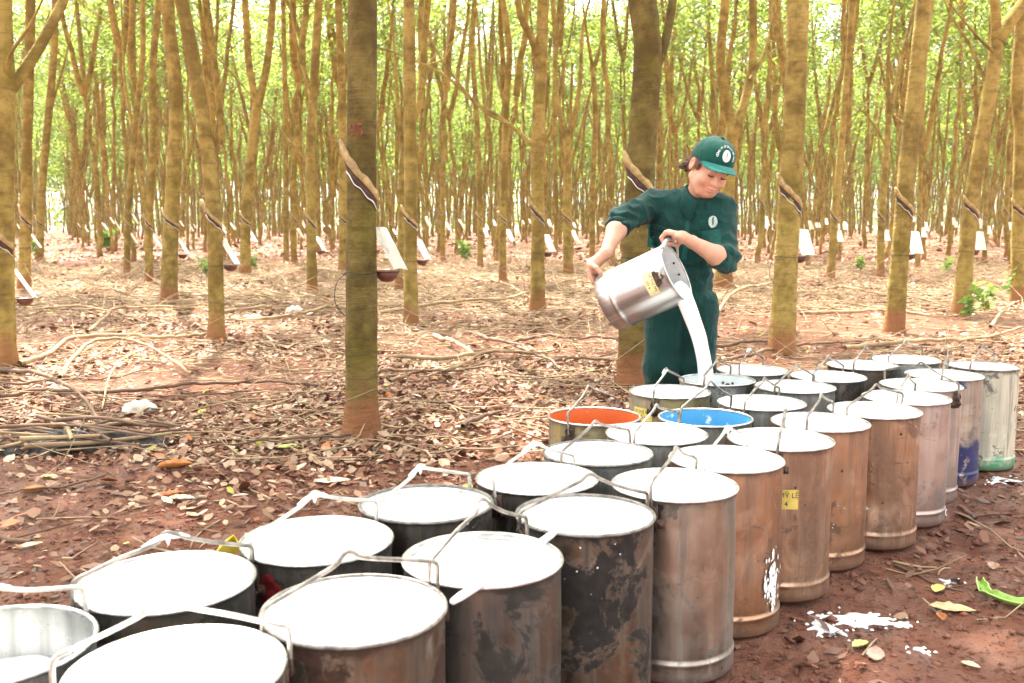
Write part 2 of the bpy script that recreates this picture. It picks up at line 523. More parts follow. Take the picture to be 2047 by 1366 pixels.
def trunk_path(h, seed, wob=.05):
    g = np.random.default_rng(seed)
    n = max(10, int(h * 4))
    t = np.linspace(0, 1, n)
    w_ = np.cumsum(g.normal(0, wob / math.sqrt(n) * 2, (n, 2)), 0); w_ -= w_[0]
    return np.stack([w_[:, 0], w_[:, 1], t * h], -1)
def stem_radii(z, r, h, flare=.35):
    z = np.asarray(z)
    return r * (1 + flare * np.exp(-z / .10) + .10 * np.exp(-z / .5)) * (1 - .22 * z / max(h, 1))
def rough_tube(mb, p, r, sides, seed, amt=.05):
    """a stem with an uneven, knobbly surface"""
    n0 = mb.n
    mb.tube(p, r, sides, cap=False)
    V = mb.v[-1]
    c = np.repeat(np.asarray(p, float), sides, 0)
    d = V - c
    ang = np.tile(np.arange(sides) / sides * 6, len(p))
    k = 1 + amt * ((vnoise(ang * 1.3, V[:, 2] * 3.1, seed) - .5) * 1.6 + (vnoise(ang * 2.2, V[:, 2] * 11, seed + 3) - .5) * 1.0)
    mb.v[-1] = c + d * k[:, None]

PANEL_M = [plain('bark_strip', (.36, .25, .10), .7, 0, .4, .35, 25), plain('tapping_cut', (.055, .027, .016), .75, 0, .5, .4, 30), plain('latex_line', (.8, .78, .72), .4)]
FLAP_M = None
def flap_mat():
    M = Mat('milky_plastic'); c = M.co()
    st = M.ramp(M.noise(c, 16, 4, .6, .8), .57, .66)
    col = M.mix(M.math('MULTIPLY', st, .35), (.90, .90, .87), (.36, .33, .28))
    b = M.n('ShaderNodeBsdfPrincipled'); M.put(b.inputs['Base Color'], col); b.inputs['Roughness'].default_value = .35
    t = M.n('ShaderNodeBsdfTranslucent'); M.put(t.inputs['Color'], col)
    mx = M.n('ShaderNodeMixShader'); mx.inputs[0].default_value = .6
    M.l(b.outputs[0], mx.inputs[1]); M.l(t.outputs[0], mx.inputs[2]); M.l(mx.outputs[0], M.out.inputs[0])
    return M.m
FLAP_M = flap_mat()
CUP_M = plain('clay_cup', (.13, .045, .03), .5, 0, .2, .35, 18)
WIRE_M = plain('dark_wire', (.02, .018, .015), .6)

def panel_mb(r, k=1.0):
    """the slanting cut with its curled strip of bark, round a stem of radius r, its lower right end at z=0; k scales its height"""
    mb = MB()
    n = 26
    ang = np.radians(np.linspace(192, 352, n))       # across the front, left to right
    t = np.linspace(0, 1, n)
    drop = .26 * k * (1 - t) ** 1.15                 # high on the left
    def strip(z0, z1, off0, off1, mi, th=.006, a0=0):
        A = ang[a0:]; 
        rr0 = r + off0[a0:]; rr1 = r + off1[a0:]
        zt = (drop + z0)[a0:]; zb = (drop + z1)[a0:]
        o0 = np.stack([rr0 * np.cos(A), rr0 * np.sin(A), zt], -1); o1 = np.stack([rr1 * np.cos(A), rr1 * np.sin(A), zb], -1)
        i0 = np.stack([(rr0 - th) * np.cos(A), (rr0 - th) * np.sin(A), zt], -1); i1 = np.stack([(rr1 - th) * np.cos(A), (rr1 - th) * np.sin(A), zb], -1)
        m = len(A)
        V = np.concatenate([o0, o1, i1, i0]); f = []
        for j in range(m - 1):
            for a in range(4):
                b = (a + 1) % 4
                f.append((a * m + j, a * m + j + 1, b * m + j + 1, b * m + j))
        f.append((0, m, 2 * m, 3 * m)); f.append((m - 1, 4 * m - 1, 3 * m - 1, 2 * m - 1))
        mb.add(V, f, mi)
    curl = .030 * np.exp(-t / .12)
    wide = .095 * k * (1 - .35 * t)
    wav = .006 * np.sin(t * 21)
    strip(wide * .75 + wav + .02 * np.exp(-t / .06), np.zeros(n), curl + .012, np.full(n, .009) + curl * .8, 0, .02)
    strip(np.zeros(n), -wide * .62 - wav, np.full(n, .004) + curl * .6, np.full(n, .0035), 1, .02)
    strip(-wide * .64 - wav, -wide * .64 - wav - .0045, np.full(n, .006), np.full(n, .006), 2, .02, 2)
    strip(-wide * .66 - .008 - wav, -wide * .85 - wav, np.full(n, .003), np.full(n, .002), 1, .02, 6)
    return mb
AZ = math.radians(40)     # the flaps and cups stand off the stems on the right and away from the clearing
def flap_mb(r, L=.27, wd=.15):
    mb = MB()
    d = np.array([math.cos(AZ), math.sin(AZ), 0]); s = np.array([math.sin(AZ), -math.cos(AZ), 0])
    n = 7; V = []
    for j in range(n):
        t = j / (n - 1)
        c = d * (r * .85 + .50 * L * t ) + np.array([0, 0, -.83 * L * t]) + s * (.07 * min(1, r / .085))
        for q in (-1, -.4, .4, 1):
            wq = wd * .5 * (1 - .12 * t)
            V.append(c + s * wq * q + np.array([0, 0, .006 * (1 - q * q)]) + d * .010 * (1 - q * q))
    V = np.array(V); nv = len(V)
    nor = np.array([.83 * d[0], .83 * d[1], .55]) * .0012
    f = []
    for j in range(n - 1):
        for q in range(3):
            a = j * 4 + q
            f.append((a, a + 1, a + 5, a + 4)); f.append((nv + a, nv + a + 4, nv + a + 5, nv + a + 1))
    border = [j for j in range(4)] + [4 * j + 3 for j in range(1, n)] + [4 * (n - 1) + q for q in (2, 1, 0)] + [4 * j for j in range(n - 2, 0, -1)]
    for i in range(len(border)):
        a, b = border[i], border[(i + 1) % len(border)]
        f.append((a, nv + a, nv + b, b))
    return mb.add(np.concatenate([V + nor, V - nor]), f)
def cup_mb(R=.068):
    mb = MB()
    prof = [(0.001, -.062), (R * .45, -.058), (R * .8, -.036), (R, 0), (R - .006, .001), (R * .76, -.032), (R * .4, -.05), (0.001, -.052)]
    mb.lathe(prof, 22)
    return mb
def wire_mb(r, z=0.0):
    mb = MB()
    th = np.linspace(0, 2 * np.pi, 33)
    p = np.stack([(r + .004) * np.cos(th), (r + .004) * np.sin(th), .006 * np.sin(th * 2 + 1) + z], -1)
    mb.tube(p, .0028, 5, cap=False)
    # loose tail on the left
    q = spline([(-r - .004, -.01, z), (-r - .05, -.04, z - .06), (-r - .06, -.04, z - .15), (-r - .035, -.04, z - .2), (-r - .01, -.03, z - .23)], 14)
    mb.tube(q, .0024, 5)
    # arm that carries the cup
    d = np.array([math.cos(AZ), math.sin(AZ), 0])
    c = d * (r + .085) + np.array([.0, -.02, z])
    ring = [c + .071 * np.array([math.cos(a), math.sin(a), 0]) for a in np.linspace(0, 2 * math.pi, 21)]
    mb.tube(ring, .0025, 5, cap=False)
    return mb, c
# ------------------------------------------------------------------ rubber trees that can be told apart
NEAR = [
 # label, foot, stem through, stem width px, panel y px or None, branches [(points, width px)], options
 ("thick mossy rubber tree left of centre with a faded red painted number", (721, 868), [(722, 700), (723, 450), (724, 200), (724, 0), (722, -200)], 62, 402, [], 'main thick tree'),
 ("rubber tree cut by the left edge, forking into a big right limb", (4, 735), [(3, 600), (2, 400), (5, 190), (1, 60), (-2, -100)], 50, 500, [([(8, 196), (40, 152), (75, 100), (105, 45), (132, -14), (150, -90)], 22), ([(22, 172), (16, 120), (60, 50), (95, -20)], 9)], 'forked tree at the left edge'),
 ("slim rubber tree curving up leftwards, left of the thick mossy tree", (431, 684), [(432, 600), (428, 440), (408, 250), (385, 110), (363, 0), (345, -80)], 30, 456, [], 'slim tree curving left'),
 ("pale ringed rubber tree with a swollen red foot behind the left curving tree", (338, 606), [(340, 500), (348, 330), (352, 190), (338, 60), (335, 0), (330, -100)], 31, 455, [], 'pale ringed tree with the red foot'),
 ("straight rubber tree with soil-red foot just right of the thick mossy tree", (821, 648), [(821, 500), (820, 300), (818, 100), (818, 0), (816, -120)], 27, 456, [], 'straight red footed tree'),
 ("rubber tree with a long bare branch reaching left, midway to the worker", (1075, 620), [(1075, 450), (1074, 300), (1080, 150), (1086, 0), (1090, -100)], 28, 446, [([(1070, 296), (1040, 268), (1000, 235), (950, 205), (900, 160), (850, 130), (760, 97), (690, 96)], 9), ([(1020, 250), (960, 215), (890, 130), (850, 60), (835, 20)], 6), ([(1078, 120), (1060, 70), (1040, 30), (1030, -60)], 13)], 'tree with the bare left branch'),
 ("thick dark rubber tree directly behind the worker's raised elbow", (1266, 770), [(1268, 600), (1278, 400), (1290, 200), (1295, 100), (1286, 0), (1278, -170)], 60, 402, [([(1305, 150), (1322, 110), (1335, 60), (1345, 0), (1352, -60)], 18)], 'dark tree behind the worker'),
 ("stout leaning rubber tree to the right of the worker, nearest on that side", (1562, 705), [(1568, 600), (1578, 420), (1587, 250), (1592, 100), (1595, 0), (1598, -170)], 47, 424, [], 'stout tree right of the worker'),
 ("mossy rubber tree leaning right, second to the right of the worker", (1786, 665), [(1795, 560), (1806, 430), (1822, 250), (1838, 100), (1848, 0), (1860, -120)], 36, 434, [], 'mossy tree leaning right'),
 ("right leaning rubber tree with a knobbly fork at top right", (1920, 633), [(1932, 500), (1950, 350), (1978, 190), (1990, 110), (1994, 76)], 32, 438, [([(1994, 84), (2020, 40), (2050, 0), (2085, -70)], 26), ([(1992, 92), (1990, 30), (1986, -50)], 18), ([(1992, 110), (1960, 80), (1925, 40), (1890, -5)], 6), ([(1980, 190), (1960, 140), (1935, 85), (1900, 30), (1885, -10)], 9)], 'right leaning forked tree'),
 ("pale crooked rubber tree cut by the right edge of the photo", (2036, 607), [(2036, 450), (2040, 260), (2033, 170), (2040, 60), (2043, -80)], 27, 440, [], 'crooked tree at the right edge'),
 ("forked rubber tree whose red foot shows past the worker's left elbow", (1446, 581), [(1450, 450), (1458, 330), (1466, 250)], 33, None, [([(1466, 262), (1450, 190), (1440, 120), (1450, 0), (1455, -80)], 19), ([(1468, 260), (1492, 190), (1505, 110), (1505, -10)], 17), ([(1500, 160), (1530, 100), (1545, 30), (1550, -40)], 8)], None),
 ("slender rubber tree with a high fork, just left of the thick mossy tree", (624, 586), [(622, 450), (620, 300), (628, 160), (634, 60), (640, -30)], 20, 456, [([(612, 320), (580, 285), (545, 240), (505, 195), (430, 110), (370, 60)], 5), ([(626, 190), (600, 120), (585, 40), (580, -30)], 8)], 'slender tree with the dark knot'),
 ("slim rubber tree left of the pale ringed tree", (297, 566), [(298, 430), (306, 280), (305, 140), (318, 0), (325, -80)], 16, 456, [], None),
 ("thin rubber tree with red foot second left of the pale ringed tree", (253, 547), [(256, 430), (270, 250), (285, 110), (283, -40)], 13, 455, [([(266, 260), (250, 170), (245, 60), (240, -30)], 7)], None),
 ("straight narrow rubber tree left of the one with the bare branch", (1005, 564), [(1006, 430), (1012, 220), (1018, 100), (1005, 0), (1000, -60)], 15, 446, [], None),
 ("pale rubber tree forking evenly in two, right of the bare branch tree", (1137, 552), [(1134, 430), (1135, 270)], 19, 446, [([(1135, 278), (1112, 190), (1108, 80), (1100, -40)], 12), ([(1137, 276), (1158, 180), (1165, 60), (1190, -40)], 11)], None),
 ("thin rubber tree second left of the one with the bare branch", (960, 536), [(960, 430), (955, 270), (945, 100), (950, -30)], 12, 446, [], None),
 ("rubber tree half hidden behind the thick mossy tree on its left side", (686, 545), [(686, 400), (684, 200), (676, 0), (672, -60)], 18, 448, [], None),
 ("pale rubber tree close behind the straight one with soil-red foot", (796, 576), [(803, 450), (808, 300), (840, 200), (850, 60), (860, -30)], 16, None, [([(806, 310), (795, 200), (785, 60), (770, -20)], 8)], None),
 ("ringed rubber tree standing behind the left edge tree", (48, 582), [(52, 430), (55, 250), (58, 150), (62, -40)], 22, 450, [([(56, 170), (75, 100), (100, 20)], 8)], None),
 ("rubber tree splitting in a narrow V, right of the left curving tree", (490, 548), [(492, 430), (505, 270), (515, 205)], 21, 450, [([(515, 215), (498, 130), (490, 0), (488, -60)], 13), ([(516, 212), (535, 120), (548, -30)], 14)], None),
 ("thin rubber tree leaning right between the stout and the mossy leaning trees", (1660, 560), [(1668, 440), (1685, 250), (1700, 60), (1705, -40)], 15, 448, [], None),
 ("rubber tree with a wide high fork left of the mossy leaning tree", (1760, 553), [(1762, 430), (1772, 300), (1778, 220)], 15, 448, [([(1778, 228), (1795, 150), (1830, 0), (1840, -40)], 9), ([(1777, 226), (1776, 120), (1790, -30)], 10), ([(1770, 290), (1740, 240), (1705, 205)], 5)], None),
 ("thin rubber tree right behind the mossy leaning tree", (1833, 541), [(1838, 430), (1842, 250), (1850, 100), (1870, -40)], 11, 446, [], None),
 ("very thin rubber tree between the knobbly forked tree and right edge", (1968, 531), [(1970, 400), (1976, 250), (1980, 60), (1990, -40)], 9, 444, [], None),
 ("thin rubber tree with dark foot left of the slender forked one", (572, 529), [(572, 400), (570, 200), (565, -30)], 11, None, [], None),
 ("rubber tree standing right beside the ringed one in the left background", (78, 523), [(82, 400), (95, 250), (108, 100), (110, -40)], 16, 452, [([(98, 230), (130, 120), (150, 20)], 6)], None),
 ("thin forked rubber tree left of the dark tree behind the worker", (1184, 520), [(1185, 380), (1190, 230), (1184, 130)], 12, None, [([(1185, 140), (1172, 60), (1160, -30)], 7), ([(1185, 140), (1205, 70), (1220, -30)], 7)], None),
 ("thin rubber tree left of the thin forked one in the middle background", (1110, 512), [(1112, 400), (1108, 200), (1118, 0), (1120, -50)], 9, None, [], None),
]
FLAP_CACHE = {}
NEARPOS = []
def near_tree(i, label, foot, guide, wpx, panel, branches, cupname):
    b = on(foot[0], foot[1], 0.0)
    Y = b.y
    b.z = float(gz(b.x, b.y)) - .01
    NEARPOS.append((b.x, b.y))
    ppm = F / (Y * CP)
    r = wpx / ppm / 2
    pts = [at(px, py, Y) for px, py in guide]
    P = [Vector((b.x, b.y, b.z - .05))] + pts
    # carry the stem on above the frame
    top_is_fork = bool(branches) and guide[-1][1] > 0
    hcrown = max(5.2, pts[-1].z)
    if not top_is_fork and pts[-1].z < hcrown:
        d = (P[-1] - P[-2]).normalized(); d.x *= .5; d.y *= .5
        P.append(P[-1] + d * ((hcrown - P[-1].z) / max(d.z, .3)))
    q = spline(P, max(18, int((P[-1].z - b.z) * (14 if wpx > 40 else 6))))
    root = empty('rubber_tree', b, label, 'tree', 'tapped rubber trees near the clearing')
    q = q - np.array(b)
    h = q[-1][2]
    sides = 28 if wpx > 40 else 14 if wpx > 20 else 9
    mb = MB()
    rad = stem_radii(np.maximum(q[:, 2], 0), r, h, .30)
    g = np.random.default_rng(50 + i)
    rough_tube(mb, q, rad, sides, i, .07)
    for k, (bp, bw) in enumerate(branches):
        n = len(bp)
        t = np.linspace(0, 1, n)
        dy = g.uniform(-.5, .5)
        V = [at(px, py, Y + dy * tt) - b for (px, py), tt in zip(bp, t)]
        rr = bw / ppm / 2
        if bp[-1][1] < 0 and bw > 12:            # a limb that leaves the frame carries leaves of its own
            d = (V[-1] - V[-2]).normalized()
            for s in range(4): V.append(V[-1] + Vector((d.x * .6, d.y * .6, abs(d.z) + .2)).normalized() * 1.0)
        c = spline(V, 8 * len(V))
        rough_tube(mb, c, np.linspace(rr * 1.12, rr * (.62 if bw > 12 else .3), len(c)), 10 if bw > 12 else 6, i + 20 + k, .06)
        if bw > 12:
            u = UPD[(i + k) % 3] if Y < 13 else UP[(i + k) % 8]
            o = link('limbs', u[0], root, V[-1]); o.scale = (.7, .7, .7); o.rotation_euler = (0, 0, g.uniform(0, 6))
            o = link('crown', u[1], root, V[-1]); o.scale = (.7, .7, .7); o.rotation_euler = (0, 0, g.uniform(0, 6))
    mb.obj('trunk', BARK_SHADED if i in (0, 6) else BARK, root)
    if not top_is_fork:
        u = UPD[i % 3] if Y < 13 else UP[i % 8]
        for nm, me in (('limbs', u[0]), ('crown', u[1])):
            o = link(nm, me, root, q[-1]); o.rotation_euler = (0, 0, i * 1.7)
    if panel:
        z = at(foot[0], panel, Y).z - b.z
        def centre(zz): return Vector((np.interp(zz, q[:, 2], q[:, 0]), np.interp(zz, q[:, 2], q[:, 1]), zz))
        rz = float(np.interp(z + .1, q[:, 2], rad))
        c = centre(z + .1)
        lean = (centre(z + .3) - centre(z - .1)); sx, sy = lean.x / lean.z, lean.y / lean.z
        pm = panel_mb(rz * 1.01, min(1.0, rz / .085) * float(g.uniform(.78, 1.05)))
        for V in pm.v: V[:, 0] += sx * (V[:, 2] - .1); V[:, 1] += sy * (V[:, 2] - .1)
        pm.obj('tapping_cut', PANEL_M, root, (c.x, c.y, z))
        zf = z - .155 * min(1.0, rz / .085); c = centre(zf)
        flap_mb(rz).obj('plastic_flap', FLAP_M, root, c, False)
        zw = zf - .235; c = centre(zw)
        wm, cc = wire_mb(rz)
        wm.obj('wire', WIRE_M, root, c)
        if cupname:
            cup = cup_mb().obj('latex_cup', CUP_M, None, b + c + Vector(cc) + Vector((0, 0, .005)))
            tag(cup, 'dark clay latex cup under the flap of the ' + cupname, 'cup', 'latex cups on the trees')
    return root, b, r, q, rad, Y
TREES = []
for i, a in enumerate(NEAR): TREES.append(near_tree(i, *a))

# the red painted number on the thick tree
def text_mesh(s, size, extr=0.0):
    cu = bpy.data.curves.new('t', 'FONT'); cu.body = s; cu.size = size; cu.align_x = 'CENTER'; cu.align_y = 'CENTER'; cu.extrude = extr
    cu.resolution_u = 3
    o = bpy.data.objects.new('t', cu); COL.objects.link(o)
    bpy.context.view_layer.update()
    dg = bpy.context.evaluated_depsgraph_get()
    me = bpy.data.meshes.new_from_object(o.evaluated_get(dg))
    bpy.data.objects.remove(o); bpy.data.curves.remove(cu)
    V = np.zeros(len(me.vertices) * 3); me.vertices.foreach_get('co', V)
    f = [tuple(p.vertices) for p in me.polygons]
    bpy.data.meshes.remove(me)
    return V.reshape(-1, 3), f
RED_PAINT = plain('faded_red_paint', (.21, .045, .025), .85, 0, .3, .4, 60)
root, b, r, q, rad, Y = TREES[0]
V, f = text_mesh('95', .085)
zc = at(711, 264, Y).z - b.z
cx = np.interp(zc, q[:, 2], q[:, 0]); cy = np.interp(zc, q[:, 2], q[:, 1]); rr = np.interp(zc, q[:, 2], rad)
a = -math.pi / 2 - .28 + V[:, 0] / rr
W_ = np.stack([cx + (rr * 1.06) * np.cos(a), cy + (rr * 1.06) * np.sin(a), zc + V[:, 1] * 1.15], -1)
MB().add(W_, f).obj('painted_number', RED_PAINT, root)

# ------------------------------------------------------------------ the rows behind
UD = np.array([-.42, .9075]); VD = np.array([.9075, .42])
g = np.random.default_rng(11)
cand = []
for i in range(-60, 90):
    for j in range(-10, 75):
        p = VD * (i * 3.9 + 1.2) + UD * (j * 2.7) + g.normal(0, .55, 2)
        if p[1] < 7 or p[1] > 165: continue
        ang = math.degrees(math.atan2(p[0], p[1]))
        if abs(ang) > 31 + 25 / max(p[1], 8) * 5: continue
        infr = abs(ang) < 29.5
        if p[1] < 23 and infr: continue
        if min(math.hypot(p[0] - x, p[1] - y) for x, y in NEARPOS) < 1.9: continue
        if p[1] < 40 and -26.5 < ang < -23.2: continue     # the open lane
        cand.append((p[1], p[0], ang, infr))
cand.sort()
STEMS = []
for s in range(7):
    h = [3.6, 5.6, 4.6, 7.0, 3.0, 8.0, 5.0][s]
    mb = MB(); p = trunk_path(h, 40 + s, .09); rr = [.05, .066, .058, .072, .06, .054, .078][s]
    rough_tube(mb, p, stem_radii(p[:, 2], rr, h, .3), 8, s, .06)
    zt = 1.28
    fl = flap_mb(rr, .28, .16).mesh('plastic_flap', FLAP_M, False)
    pn = panel_mb(rr, 1.0).mesh('tapping_cut', PANEL_M)
    STEMS.append((mb.mesh('trunk', BARK), p[-1], pn, fl, rr, p))
def far_kind(ang, Y):
    side = 'left third' if ang < -9.5 else 'middle' if ang < 9.5 else 'right third'
    if Y < 38: return f'slender tapped rubber tree with white flap in the {side} of the rows behind'
    return f'thin pale rubber tree far back in the {side} of the wood'
NFAR = 292 - len(NEAR)
rest = []
n = 0
for (Y, X, ang, infr) in cand:
    s = int(g.integers(0, 7)); u = int(g.integers(0, 8))
    sc = g.uniform(.85, 1.15); rz = g.uniform(0, 6.28); lx, ly = g.normal(0, .04, 2)
    if n >= NFAR:
        rest.append((X, Y, s, u, sc, rz, lx, ly)); continue
    if not infr:
        lab = 'rubber tree standing just outside the edge of the photo'
    else:
        lab = far_kind(ang, Y)
    st = STEMS[s]
    root = empty('rubber_tree', (X, Y, float(gz(X, Y)) - .02), lab, 'tree', lab.replace('slender tapped rubber tree', 'tapped trees').replace('thin pale rubber tree', 'thin trees'))
    root.rotation_euler = (lx, ly, rz); root.scale = (sc, sc, sc * g.uniform(.9, 1.15))
    n += infr
    link('trunk', st[0], root)
    for nm, me in (('limbs', UP[u][0]), ('crown', UP[u][1])):
        link(nm, me, root, st[1]).rotation_euler = (0, 0, 0)
    if Y < 60 and infr:
        z = g.uniform(1.2, 1.45) / sc
        c = (np.interp(z, st[5][:, 2], st[5][:, 0]), np.interp(z, st[5][:, 2], st[5][:, 1]), z)
        o = link('tapping_cut', st[2], root, c); o.rotation_euler = (0, 0, -rz)
        o = link('plastic_flap', st[3], root, (c[0], c[1], z - .16)); o.rotation_euler = (0, 0, -rz)
print('far trees', n, 'rest', len(rest), 'first of rest', rest[:1])
# everything deeper in the wood, which reads as one mass
VV = []; QQ = []; nv = 0
TV = []; 
tm = MB()
for k, (X, Y, s, u, sc, rz, lx, ly) in enumerate(rest):
    p = STEMS[s][5] * sc
    c, sn = math.cos(rz), math.sin(rz)
    pp = np.stack([p[:, 0] * c - p[:, 1] * sn + X + p[:, 2] * lx, p[:, 0] * sn + p[:, 1] * c + Y + p[:, 2] * ly, p[:, 2] - .02], -1)[::3]
    tm.tube(pp, np.linspace(.11, .08, len(pp)), 5, cap=False)
    top = pp[-1]
    for q_ in range(2):
        a = rz + q_ * 3.1
        tm.tube([top, top + np.array([math.cos(a) * .6, math.sin(a) * .6, 3]), top + np.array([math.cos(a) * 1.2, math.sin(a) * 1.2, 7])], [.07, .05, .02], 4, cap=False)
    V = UP[u][2].reshape(-1, 4, 3)[k % 4::4]
    ce = V.mean(1, keepdims=True)
    V = (ce + (V - ce) * 2.2) * sc
    V = np.stack([V[..., 0] * c - V[..., 1] * sn, V[..., 0] * sn + V[..., 1] * c, V[..., 2]], -1) + top
    V = V.reshape(-1, 3)
    VV.append(V); QQ.append(np.arange(len(V)).reshape(-1, 4) + nv); nv += len(V)
g = np.random.default_rng(31)
m_ = 42000                                   # undergrowth and low boughs where the wood closes
yy = g.uniform(112, 190, m_); aa = np.radians(g.uniform(-36, 36, m_)); hh_ = 9 * g.beta(1.1, 1.6, m_)
xx = yy * np.tan(aa)
k_ = vnoise(xx * .3, hh_ * .4 + yy * .3, 8) > .42
V, Q = leaf_quads(np.stack([xx, yy, hh_], -1)[k_], .62, 12)
VV.append(V); QQ.append(Q + nv); nv += len(V)
if rest:
    o = tm.obj('distant_trunks', BARK); tag(o, 'massed stems of the deepest part of the wood', 'far wood', None, 'stuff')
    o = link('distant_foliage', quads_mesh('distant_foliage', np.concatenate(VV), np.concatenate(QQ), LEAF)); tag(o, 'massed leaves of the deepest part of the wood', 'far wood', None, 'stuff')
# ------------------------------------------------------------------ milk-white buckets
BH, BR = .475, .1625
BUCK = {'R2': (-0.275, 1.612), 'R3': (-0.059, 1.864), 'R4': (0.169, 2.16), 'R5': (0.418, 2.413), 'R6': (0.611, 2.684), 'R7': (0.836, 2.936), 'R8': (1.042, 3.197), 'R9': (1.302, 3.403), 'R10': (1.519, 3.654), 'R11': (1.698, 3.945), 'R12': (1.914, 4.213), 'R13': (2.214, 4.481), 'L2': (-0.648, 1.741), 'L3': (-0.415, 1.979), 'L4': (-0.206, 2.249), 'L5': (0.066, 2.476), 'L6': (0.251, 2.758), 'L7': (0.462, 3.014), 'O': (0.286, 3.295), 'B': (0.669, 3.273), 'M': (0.63, 3.789), 'P': (0.88, 4.079), 'M2': (0.935, 3.549), 'M3': (1.163, 3.904), 'M4': (1.385, 4.167), 'M5': (1.097, 4.346), 'M6': (1.659, 4.507), 'M7': (1.94, 4.696),
        'R1': (-0.505, 1.378), 'L1': (-0.835, 1.462)}
S_CLEAN = steel('clean_steel', (.56, .54, .50), .33, amt=.5)
S_WARM = steel('warm_steel', (.47, .42, .36), .40, amt=.7, warm=(.50, .33, .23), warm_amt=.4, cover=.10)
S_EARTH_REFL = steel('earth_reflection_steel', (.53, .36, .255), .40, (.09, .04, .024), .7, (.48, .28, .17), .8, cover=.12)  # reflection of the red earth painted into the steel tint
S_PINK = steel('pinkish_steel', (.54, .47, .43), .44, amt=.42, warm=(.55, .40, .34), warm_amt=.6)
S_DARK = steel('dark_steel', (.21, .20, .18), .40, (.022, .019, .016), .9, (.24, .18, .13), .5, cover=.35)
S_BLACK = steel('blackened_steel', (.25, .21, .17), .38, (.016, .014, .013), .97, (.34, .24, .16), .7, cover=.72, scuff=.6)
S_RUST = steel('rust_mottled_steel', (.30, .285, .24), .40, (.045, .02, .011), .95, (.27, .17, .10), .6, cover=.75, scuff=.9)
S_BLUE = steel('blue_stained_steel', (.54, .48, .40), .40, (.03, .03, .05), .5, (.55, .36, .24), .5, (.02, .06, .24), .53, ((.018, .024, .10), .20))
S_WHITE = steel('chipped_white_paint', (.60, .57, .44), .5, (.03, .027, .022), .75, None, 0, None, .6, ((.05, .30, .15), .055), metal=.25)
S_GALV = steel('galvanised_steel', (.50, .52, .50), .42, (.05, .048, .04), .7)
S_OCHRE = steel('ochre_stained_steel', (.42, .40, .33), .42, (.05, .04, .022), .6, (.46, .38, .16), .8)
S_IN = steel('bright_inside', (.66, .66, .64), .3, (.3, .28, .25), .25, splash=False)
S_INW = plain('pale_grey_inside', (.62, .67, .66), .45, .1, .1, .12, 8)
P_OR = None
def chipped(name, col):
    M = Mat(name); c = M.co()
    ch = M.ramp(M.noise(c, 16, 6, .7), .60, .66)
    cc = M.mix(M.math('MULTIPLY', ch, .75), M.mix(M.ramp(M.noise(c, 6), .3, .7), tuple(x * .85 for x in col), col), (.80, .78, .75))
    return M.pbr(cc, .42)
P_OR = chipped('orange_inside', (.62, .125, .025))
P_BL = chipped('blue_inside', (.08, .34, .58))
RIM = plain('rolled_rim', (.52, .51, .48), .38, 1.0, .2, .3, 30)
RIM_D = plain('dark_rim', (.22, .20, .18), .5, .8, .3, .4, 40)
WIRE = plain('steel_wire', (.26, .23, .20), .42, .9, .35, .45, 25)
WIRE_P = plain('pale_wire', (.52, .50, .45), .42, .7, .3, .25, 25)
EAR = plain('rusty_bracket', (.09, .055, .038), .7, .4, .5, .5, 40)
LABEL_Y = plain('yellow_label', (.68, .52, .12), .5, 0, .05, .12, 30)
INK = plain('black_ink', (.015, .013, .012), .6)

def wall_mesh(R, H, seg, rough_seed, mats, dent=0.0, dents=()):
    """wall with its foot ring and bead outside, and the inside down to the floor"""
    mb = MB()
    outp = [(.001, .006), (R * .93, .006), (R * .955, .002), (R * .985, .012), (R * .99, .028), (R * .985, .044), (R * .99, .050), (R * .999, .054), (R * .99, .059), (R * .968, .064)]
    outp += [(R * .97, z) for z in np.linspace(.07, H - .012, 22)] + [(R * .975, H - .004)]
    inp = [(R * .962, H - .004)] + [(R * .958, z) for z in np.linspace(H - .012, .03, 12)] + [(R * .9, .022), (.001, .02)]
    mb.lathe(outp, seg, 0)
    mb.lathe(inp, seg, 1)
    for V in mb.v:
        a = np.arctan2(V[:, 1], V[:, 0]); z = V[:, 2]
        k = 1 + dent * ((vnoise(np.cos(a) * 2 + 7, z * 9 + np.sin(a) * 2, rough_seed) - .5) * np.clip((z - .07) * 15, 0, 1) * np.clip((H - z) * 15, 0, 1))
        for (da, dz, dr, amt) in dents:
            d = np.hypot(np.angle(np.exp(1j * (a - da))) * R, z - dz) / dr
            k -= amt / R * np.exp(-d ** 2 * 2.2)
        V[:, 0] *= k; V[:, 1] *= k
    return mb.mesh('wall', mats)
def rim_mesh(R, H, mat):
    mb = MB()
    mb.lathe([(R - .0035 + .0042 * math.cos(t), H - .004 + .0045 * math.sin(t)) for t in np.linspace(0, 2 * math.pi, 9)[:-1]], 72, closed=True)
    return mb.mesh('rim', mat)
